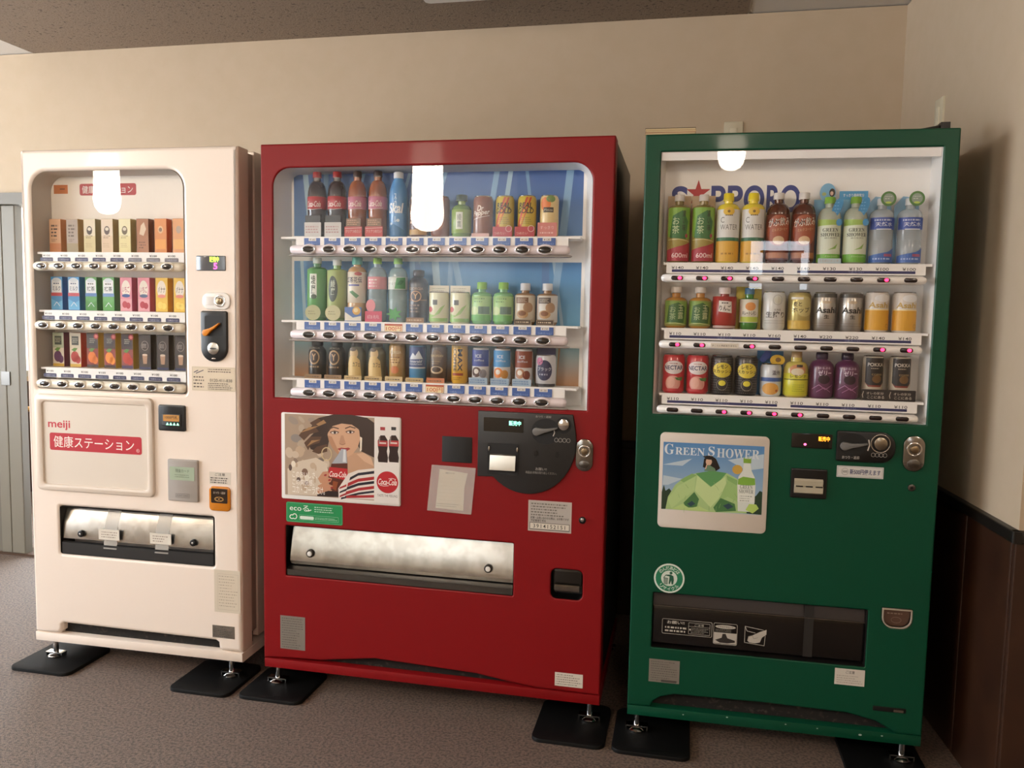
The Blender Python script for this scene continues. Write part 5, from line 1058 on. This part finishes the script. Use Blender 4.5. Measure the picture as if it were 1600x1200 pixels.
for i, l in ((6, 'herbal water bottle whose blue card has a round picture on top'), (7, 'herbal water bottle whose blue card has a straight lettered top')):
    t = pet('G', 0, i, l, .190, .032, 'c4ccb8', '7aac3c', None, gshower, .66, alpha=.7, capr=.015)
    bc = MB().slab(rrect(-.0385, 0, .036, .188) if i == 7 else rrect(-.0385, 0, .034, .188), .034, .035).build('backing_card', mat('tag card 7cb4d8', '7cb4d8', .5), t)
    if i == 6:
        MB().slab(oval(-.002, .208, .022, .027, 28), .033, .034).build('header_card', mat('tag card 7cb4d8', '7cb4d8', .5), t); p = Ink(); p.oval(.010, .208, .008, .012, '2a2020'); p.oval(.009, .206, .0045, .006, 'd8b4a0'); p.oval(-.012, .204, .006, .005, 'a4b478'); p.flat('card_print', t, .033)
        base_tag(t, .062, .014, 'b8ccd4', lambda p: p.text('うるおいメンタ', -.028, .004, .024, .011, 'b89a84'))
    else:
        MB().slab(rrect(-.040, .188, .038, .212), .033, .034).build('header_card', mat('tag card 4a9cd0', '4a9cd0', .5), t); p = Ink(); p.text('すっきり森林気分', -.030, .195, .028, .205, 'd8e4ec', bold=.04); p.flat('card_print', t, .033)
    o = MB().slab([(.016+.016*math.cos(a)*.85-.028*math.sin(a)*-.25, .158+.028*math.sin(a)+.016*math.cos(a)*.25) for a in [2*math.pi*k/28 for k in range(28)]], -.027, -.0262).build('oval_tag', mat('tag card 3a8cc0', '3a8cc0', .4), t); p = Ink(); p.scribble(.008, .140, .024, .176, 4, '7ab8e0', 5, .25); p.flat('tag_print', o, -.027)
    MB().slab(oval(.022, .116, .008, .010, 18), -.030, -.0292).build('dot_tag', mat('tag card 3a8cc0', '3a8cc0', .4), t)
def water(p, R, H):
    p.rect(-R*1.3, H*.52, R*1.3, H*.70, '2f4c9c'); p.poly([(-R*1.3, H*.02), (R*1.3, H*.02), (R*1.3, H*.26), (R*.4, H*.18), (-R*1.3, H*.12)], '3a64ac'); p.text('天然水', -R*.7, H*.565, R*.75, H*.63, 'd0d8e8', bold=.02); p.scribble(-R*.8, H*.64, R*.8, H*.68, 1, 'b0bcd8', 4, .6); p.rect(-R*.6, H*.515, R*.7, H*.53, 'c8d0dc'); p.rect(R*.1, H*.11, R*.9, H*.15, 'a85a7c'); p.scribble(-R*.8, H*.05, R*.8, H*.10, 1, '9cb4dc', 4, .5)
for i, l, dx in ((8, 'mineral water bottle with a navy label, next to the herbal water bottles', .0), (9, 'mineral water bottle with a navy label, last on the top shelf of the green machine', .004)):
    t = pet('G', 0, i, l, .185, .0325, 'c0c8cc', 'd0d4d8', None, water, .72, alpha=.5, capr=.014, du=dx)
    MB().slab([(-.036, .0), (.030, .0), (.036, .10), (.030, .19), (-.012, .196), (-.034, .17)], .034, .035).build('backing_card', mat('tag card 8cb8d8', '8cb8d8', .5), t)
    o = MB().slab(oval(.012, .183, .0205, .0205, 28), -.016, -.015).build('round_tag', mat('tag card 4a7a3c', '4a7a3c', .4), t); p = Ink(); p.oval(.012, .183, .0145, .0145, '8a9a8c'); p.scribble(.002, .180, .022, .192, 2, 'c8ccc4', 4, .4); p.oval(.012, .172, .008, .003, 'b8cc5c'); p.flat('tag_print', o, -.016)

# ---- green machine, middle shelf
def tea_small(p, R, H): p.poly([(-R*1.2, H*.10), (R*1.2, H*.08), (R*1.2, H*.64), (-R*1.2, H*.66)], '7a9c44'); p.poly([(-R*.9, H*.14), (R*.8, H*.12), (R*.9, H*.5), (R*.2, H*.62), (-R*.7, H*.54)], '35602c'); p.text('お\n茶', -R*.6, H*.2, R*.0, H*.52, 'a8bc88'); p.text('玉\n露', R*.2, H*.22, R*.7, H*.56, 'c4cc9c'); p.line([(-R*1.1, H*.10), (0, H*.12), (R*1.1, H*.08)], .0012, 'd8d0a0')
for i, l in ((0, 'small green tea bottle with amber neck, first on the middle shelf of the green machine'), (1, 'small green tea bottle with amber neck, second on the middle shelf of the green machine')): pet('G', 1, i, l, .122, .0325, 'b07a34', 'd4ccc4', (.006, .082, '8a8a44'), tea_small, .64, capr=.0165, caph=.017)
pet('G', 1, 2, 'red apple juice bottle with a white plaque in the green machine', .122, .034, '8a2a24', 'd8ccc8', (.012, .095, '9c2e28'), lambda p, R, H: (p.poly([(-R*.55, H*.42), (R*.6, H*.38), (R*.55, H*.66), (-R*.55, H*.68)], 'd8d0c8'), p.text('りんご', -R*.48, H*.44, R*.5, H*.57, '241818', bold=.05), p.scribble(-R*.3, H*.6, R*.35, H*.645, 1, '3a2a28', 3, .6), p.rect(-R*1.2, H*.02, R*1.2, H*.08, 'c0a49c')), .76, capr=.018)
t = pet('G', 1, 3, 'green lemon drink bottle with a white label and yellow card in the green machine', .122, .026, '3a7a2c', '3a6a8c', (.020, .088, 'd8d4c4'), lambda p, R, H: (p.oval(R*.1, H*.55, R*.6, H*.10, 'd8904c'), p.text('キレートレモン', -R*.85, H*.34, R*.85, H*.44, '2c2a24', bold=.04), p.rect(-R*1.2, H*.18, R*1.2, H*.30, 'b8c84c')), .72, capr=.014); MB().slab(rrect(-.036, 0, .037, .126), .028, .029).build('backing_card', mat('tag card d8c44c', 'd8c44c', .5), t)
can('G', 1, 4, 'white draft can with a pale ring in the green machine', .112, .032, 'd0d0cc', lambda p, R, H: (p.ring(R*.2, H*.78, .014, .015, .002, 'b0b0a4'), p.oval(R*.2, H*.78, .010, .011, 'c9c8b8'), p.text('生搾り', -R*.85, H*.32, R*.95, H*.48, '26241f', bold=.03), p.text('北海道', -R*.1, H*.50, R*.5, H*.55, '4a4840'), p.line([(-R, H*.24), (R, H*.24)], .0008, '8a8a84'), p.line([(-R, H*.18), (R, H*.18)], .0008, '8a8a84')))
can('G', 1, 5, 'pale gold beer can with large dark lettering in the green machine', .112, .032, 'b8a868', lambda p, R, H: (p.oval(R*.4, H*.62, R*.9, H*.26, 'ccc080'), p.text('麦と', -R*.7, H*.62, R*.1, H*.74, '2c281c', bold=.02), p.text('ホップ', -R*.75, H*.46, R*.85, H*.60, '2c281c', bold=.02), p.rect(-R*1.3, H*.04, R*1.3, H*.26, 'd0b050'), p.rect(-R*.9, H*.80, R*.2, H*.86, 'e0dcd0')), metal=.5)
def asahi(p, R, H): p.rect(-R*1.3, H*.86, R*1.3, H*.96, '4a4844'); p.text('Asahi', -R*.95, H*.46, R*.98, H*.62, '1c1a18', bold=.06, shear=.1); p.text('生', -R*.2, H*.32, R*.25, H*.42, '1c1a18', bold=.05); p.oval(0, H*.74, R*.4, H*.04, 'b8a890'); p.line([(-R, H*.2), (R, H*.2)], .0008, '7a7670'); p.line([(-R, H*.14), (R, H*.14)], .0008, '7a7670')
for i, l in ((6, 'silver beer can with black script, next to the pale gold can'), (7, 'silver beer can with black script, next to the cans with a beer glass picture')): can('G', 1, i, l, .112, .032, 'a8a49e', asahi, metal=.7)
def draft(p, R, H): p.rect(-R*1.35, H*.05, R*1.35, H*.54, 'd8a02c'); p.rect(-R*1.35, H*.54, R*1.35, H*.57, 'e8d49c'); p.text('Asahi', -R*.9, H*.60, R*.95, H*.74, 'b8984c', bold=.05, shear=.1); p.oval(R*.3, H*.84, R*.7, H*.09, 'e0e0e0'); p.ring(R*.8, H*.16, .005, .006, .001, '7a6a2c')
for i, l in ((8, 'white can with yellow beer picture, second last on the green machine middle shelf'), (9, 'white can with a yellow beer picture, last on the middle shelf of the green machine')): can('G', 1, i, l, .115, .0325, 'cfc8c0', draft, du=.003*(i-8))

# ---- green machine, bottom shelf
def nectar(p, R, H): p.oval(0, H*.66, R*.98, H*.17, 'e0d8d8'); p.text('NECTAR', -R*.92, H*.60, R*.92, H*.71, '2a2c5c', bold=.04); p.scribble(-R*.4, H*.74, R*.4, H*.78, 1, 'a85a5c', 4, .5); p.oval(-R*.05, H*.26, R*.72, H*.19, 'dc9c90'); p.oval(-R*.25, H*.28, R*.4, H*.14, 'e4b0a0'); p.poly([(R*.1, H*.40), (R*.95, H*.42), (R*.8, H*.32), (R*.3, H*.34)], '4a7a3c'); p.rect(-R*1.3, H*.06, R*1.3, H*.12, 'b83038')
for i, l in ((0, 'red peach nectar can, first on the bottom shelf of the green machine'), (1, 'red peach nectar can, second on the bottom shelf of the green machine')): can('G', 2, i, l, .117, .0325, 'b82c34', nectar)
def squash(p, R, H):
    p.layer += 1
    for a in range(-8, 9):
        for b in range(1, 16):
            x = a*R*.17+(R*.085 if b % 2 else 0); z = b*H*.062
            if abs(x) < R*1.25: p._put([(x-.0007, z), (x, z-.0009), (x+.0007, z), (x, z+.0009)], [(0, 1, 2, 3)], 'c8c4b8', True)
    p.oval(0, H*.63, R*.92, H*.19, 'd8c43c'); p.text('レモン', -R*.5, H*.66, R*.5, H*.76, '241f10', bold=.05, slope=.05); p.text('スカッシュ', -R*.9, H*.55, R*.9, H*.64, '241f10', bold=.05); p.oval(0, H*.27, R*.55, H*.15, '1c1c20'); p.ring(0, H*.26, R*.5, H*.14, .0008, 'a8a498'); p.oval(0, H*.30, R*.32, H*.07, 'd8cc3c')
for i, l in ((2, 'black dotted lemon squash can next to the peach nectar'), (3, 'black dotted lemon squash can next to the blue card')): can('G', 2, i, l, .117, .0325, '17171c', squash)
t = can('G', 2, 4, 'orange jelly can with a blue card and yellow badge in the green machine', .096, .030, 'c8ccd0', lambda p, R, H: (p.text('温州', R*.0, H*.66, R*.8, H*.80, '3a3050', bold=.03), p.rect(-R*1.3, H*.46, R*1.3, H*.58, '3a5a9c'), p.oval(-R*.1, H*.24, R*.85, H*.18, 'd8a04c'), p.oval(R*.5, H*.18, .004, .004, 'a85a2c')))
MB().slab(rrect(-.038, 0, .037, .134), .031, .032).build('backing_card', mat('tag card 3a84bc', '3a84bc', .5), t); MB().slab([(-.036, .104), (-.018, .132), (.0, .132), (-.004, .112), (-.022, .098)], .006, .007).build('ribbon_tag', mat('tag card 2c4c9c', '2c4c9c', .4), t); o = MB().slab(oval(.017, .106, .021, .016, 24), .0, .001).build('badge_tag', mat('tag card dcb434', 'dcb434', .4), t); p = Ink(); p.oval(.019, .107, .008, .007, '7a5a2c'); p.flat('tag_print', o, .0)
pet('G', 2, 5, 'yellow lemon bottle with a gold cap on the bottom shelf of the green machine', .134, .034, 'c8b860', 'b8986c', (.006, .070, 'd0cc3c'), lambda p, R, H: (p.oval(0, H*.60, R*.7, H*.12, 'c88a5c'), p.oval(0, H*.56, R*.55, H*.08, 'e0d4b8'), p.rect(-R*.1, H*.66, R*.4, H*.72, '2c2420'), p.text('レモンナ', -R*.6, H*.43, R*.8, H*.50, '5a4a20', bold=.03), p.rect(-R*1.3, H*.385, R*1.3, H*.40, '2a2418'), p.scribble(-R*.4, H*.12, R*.7, H*.3, 4, '8a9a2c', 4, .3)), .60, neck=.016, capr=.0155, caph=.024)
def grape(p, R, H): p.text('ゼリー', -R*.4, H*.50, R*.75, H*.62, 'd8c8d8', bold=.03); p.text('ぶるぶる', -R*.4, H*.64, R*.6, H*.69, 'b8a0b8', bold=.03); p.oval(R*.1, H*.42, R*.5, H*.10, '2c1424'); p.line([(-R*.9, H*.2), (-R*.3, H*.3), (R*.2, H*.2), (R*.9, H*.3)], .002, 'a87aa0'); p.line([(-R*.5, H*.14), (R*.1, H*.24), (R*.7, H*.14)], .0016, 'a87aa0')
for i, l in ((6, 'purple grape jelly bottle next to the yellow lemon bottle'), (7, 'purple grape jelly bottle next to the dark coffee cans')): flask('G', 2, i, l, .133, .034, '5c2c50', '2a1434', grape, capr=.0165, shz=.68)
def pokka(p, R, H): p.poly([(-R*.95, H*.40), (-R*.6, H*.30), (R*.6, H*.30), (R*.95, H*.40), (R*.95, H*.95), (-R*.95, H*.95)], '1c1412'); p.poly([(-R*.95, H*.40), (-R*.6, H*.30), (R*.6, H*.30), (R*.95, H*.40), (R*.6, H*.34), (-R*.6, H*.34)], '7a2a1c'); p.text('POKKA', -R*.72, H*.76, R*.8, H*.84, 'c8c0b4', bold=.03); p.scribble(-R*.4, H*.70, R*.4, H*.73, 1, 'a89c8c', 3, .6); p.oval(R*.2, H*.48, R*.45, H*.09, '6a4c24'); p.text('COFFEE', -R*.3, H*.56, R*.7, H*.60, 'a88c5c')
for i, l in ((8, 'black coffee can with black tag, second last on the green machine bottom shelf'), (9, 'black coffee can with black tag, last on the green machine bottom shelf')):
    t = can('G', 2, i, l, .128, .029, 'c8bca8', pokka, du=.002*(i-8), metal=.3); base_tag(t, .073, .032, '221c1c', lambda p: (p.text('オレの気分', -.022, .017, .024, .025, 'b8b0a4', bold=.02), p.text('ここにある', -.020, .006, .026, .014, 'b8b0a4', bold=.02), p.line([(-.031, .008), (-.033, .016), (-.030, .026)], .002, 'a8a094')), y=-.036)
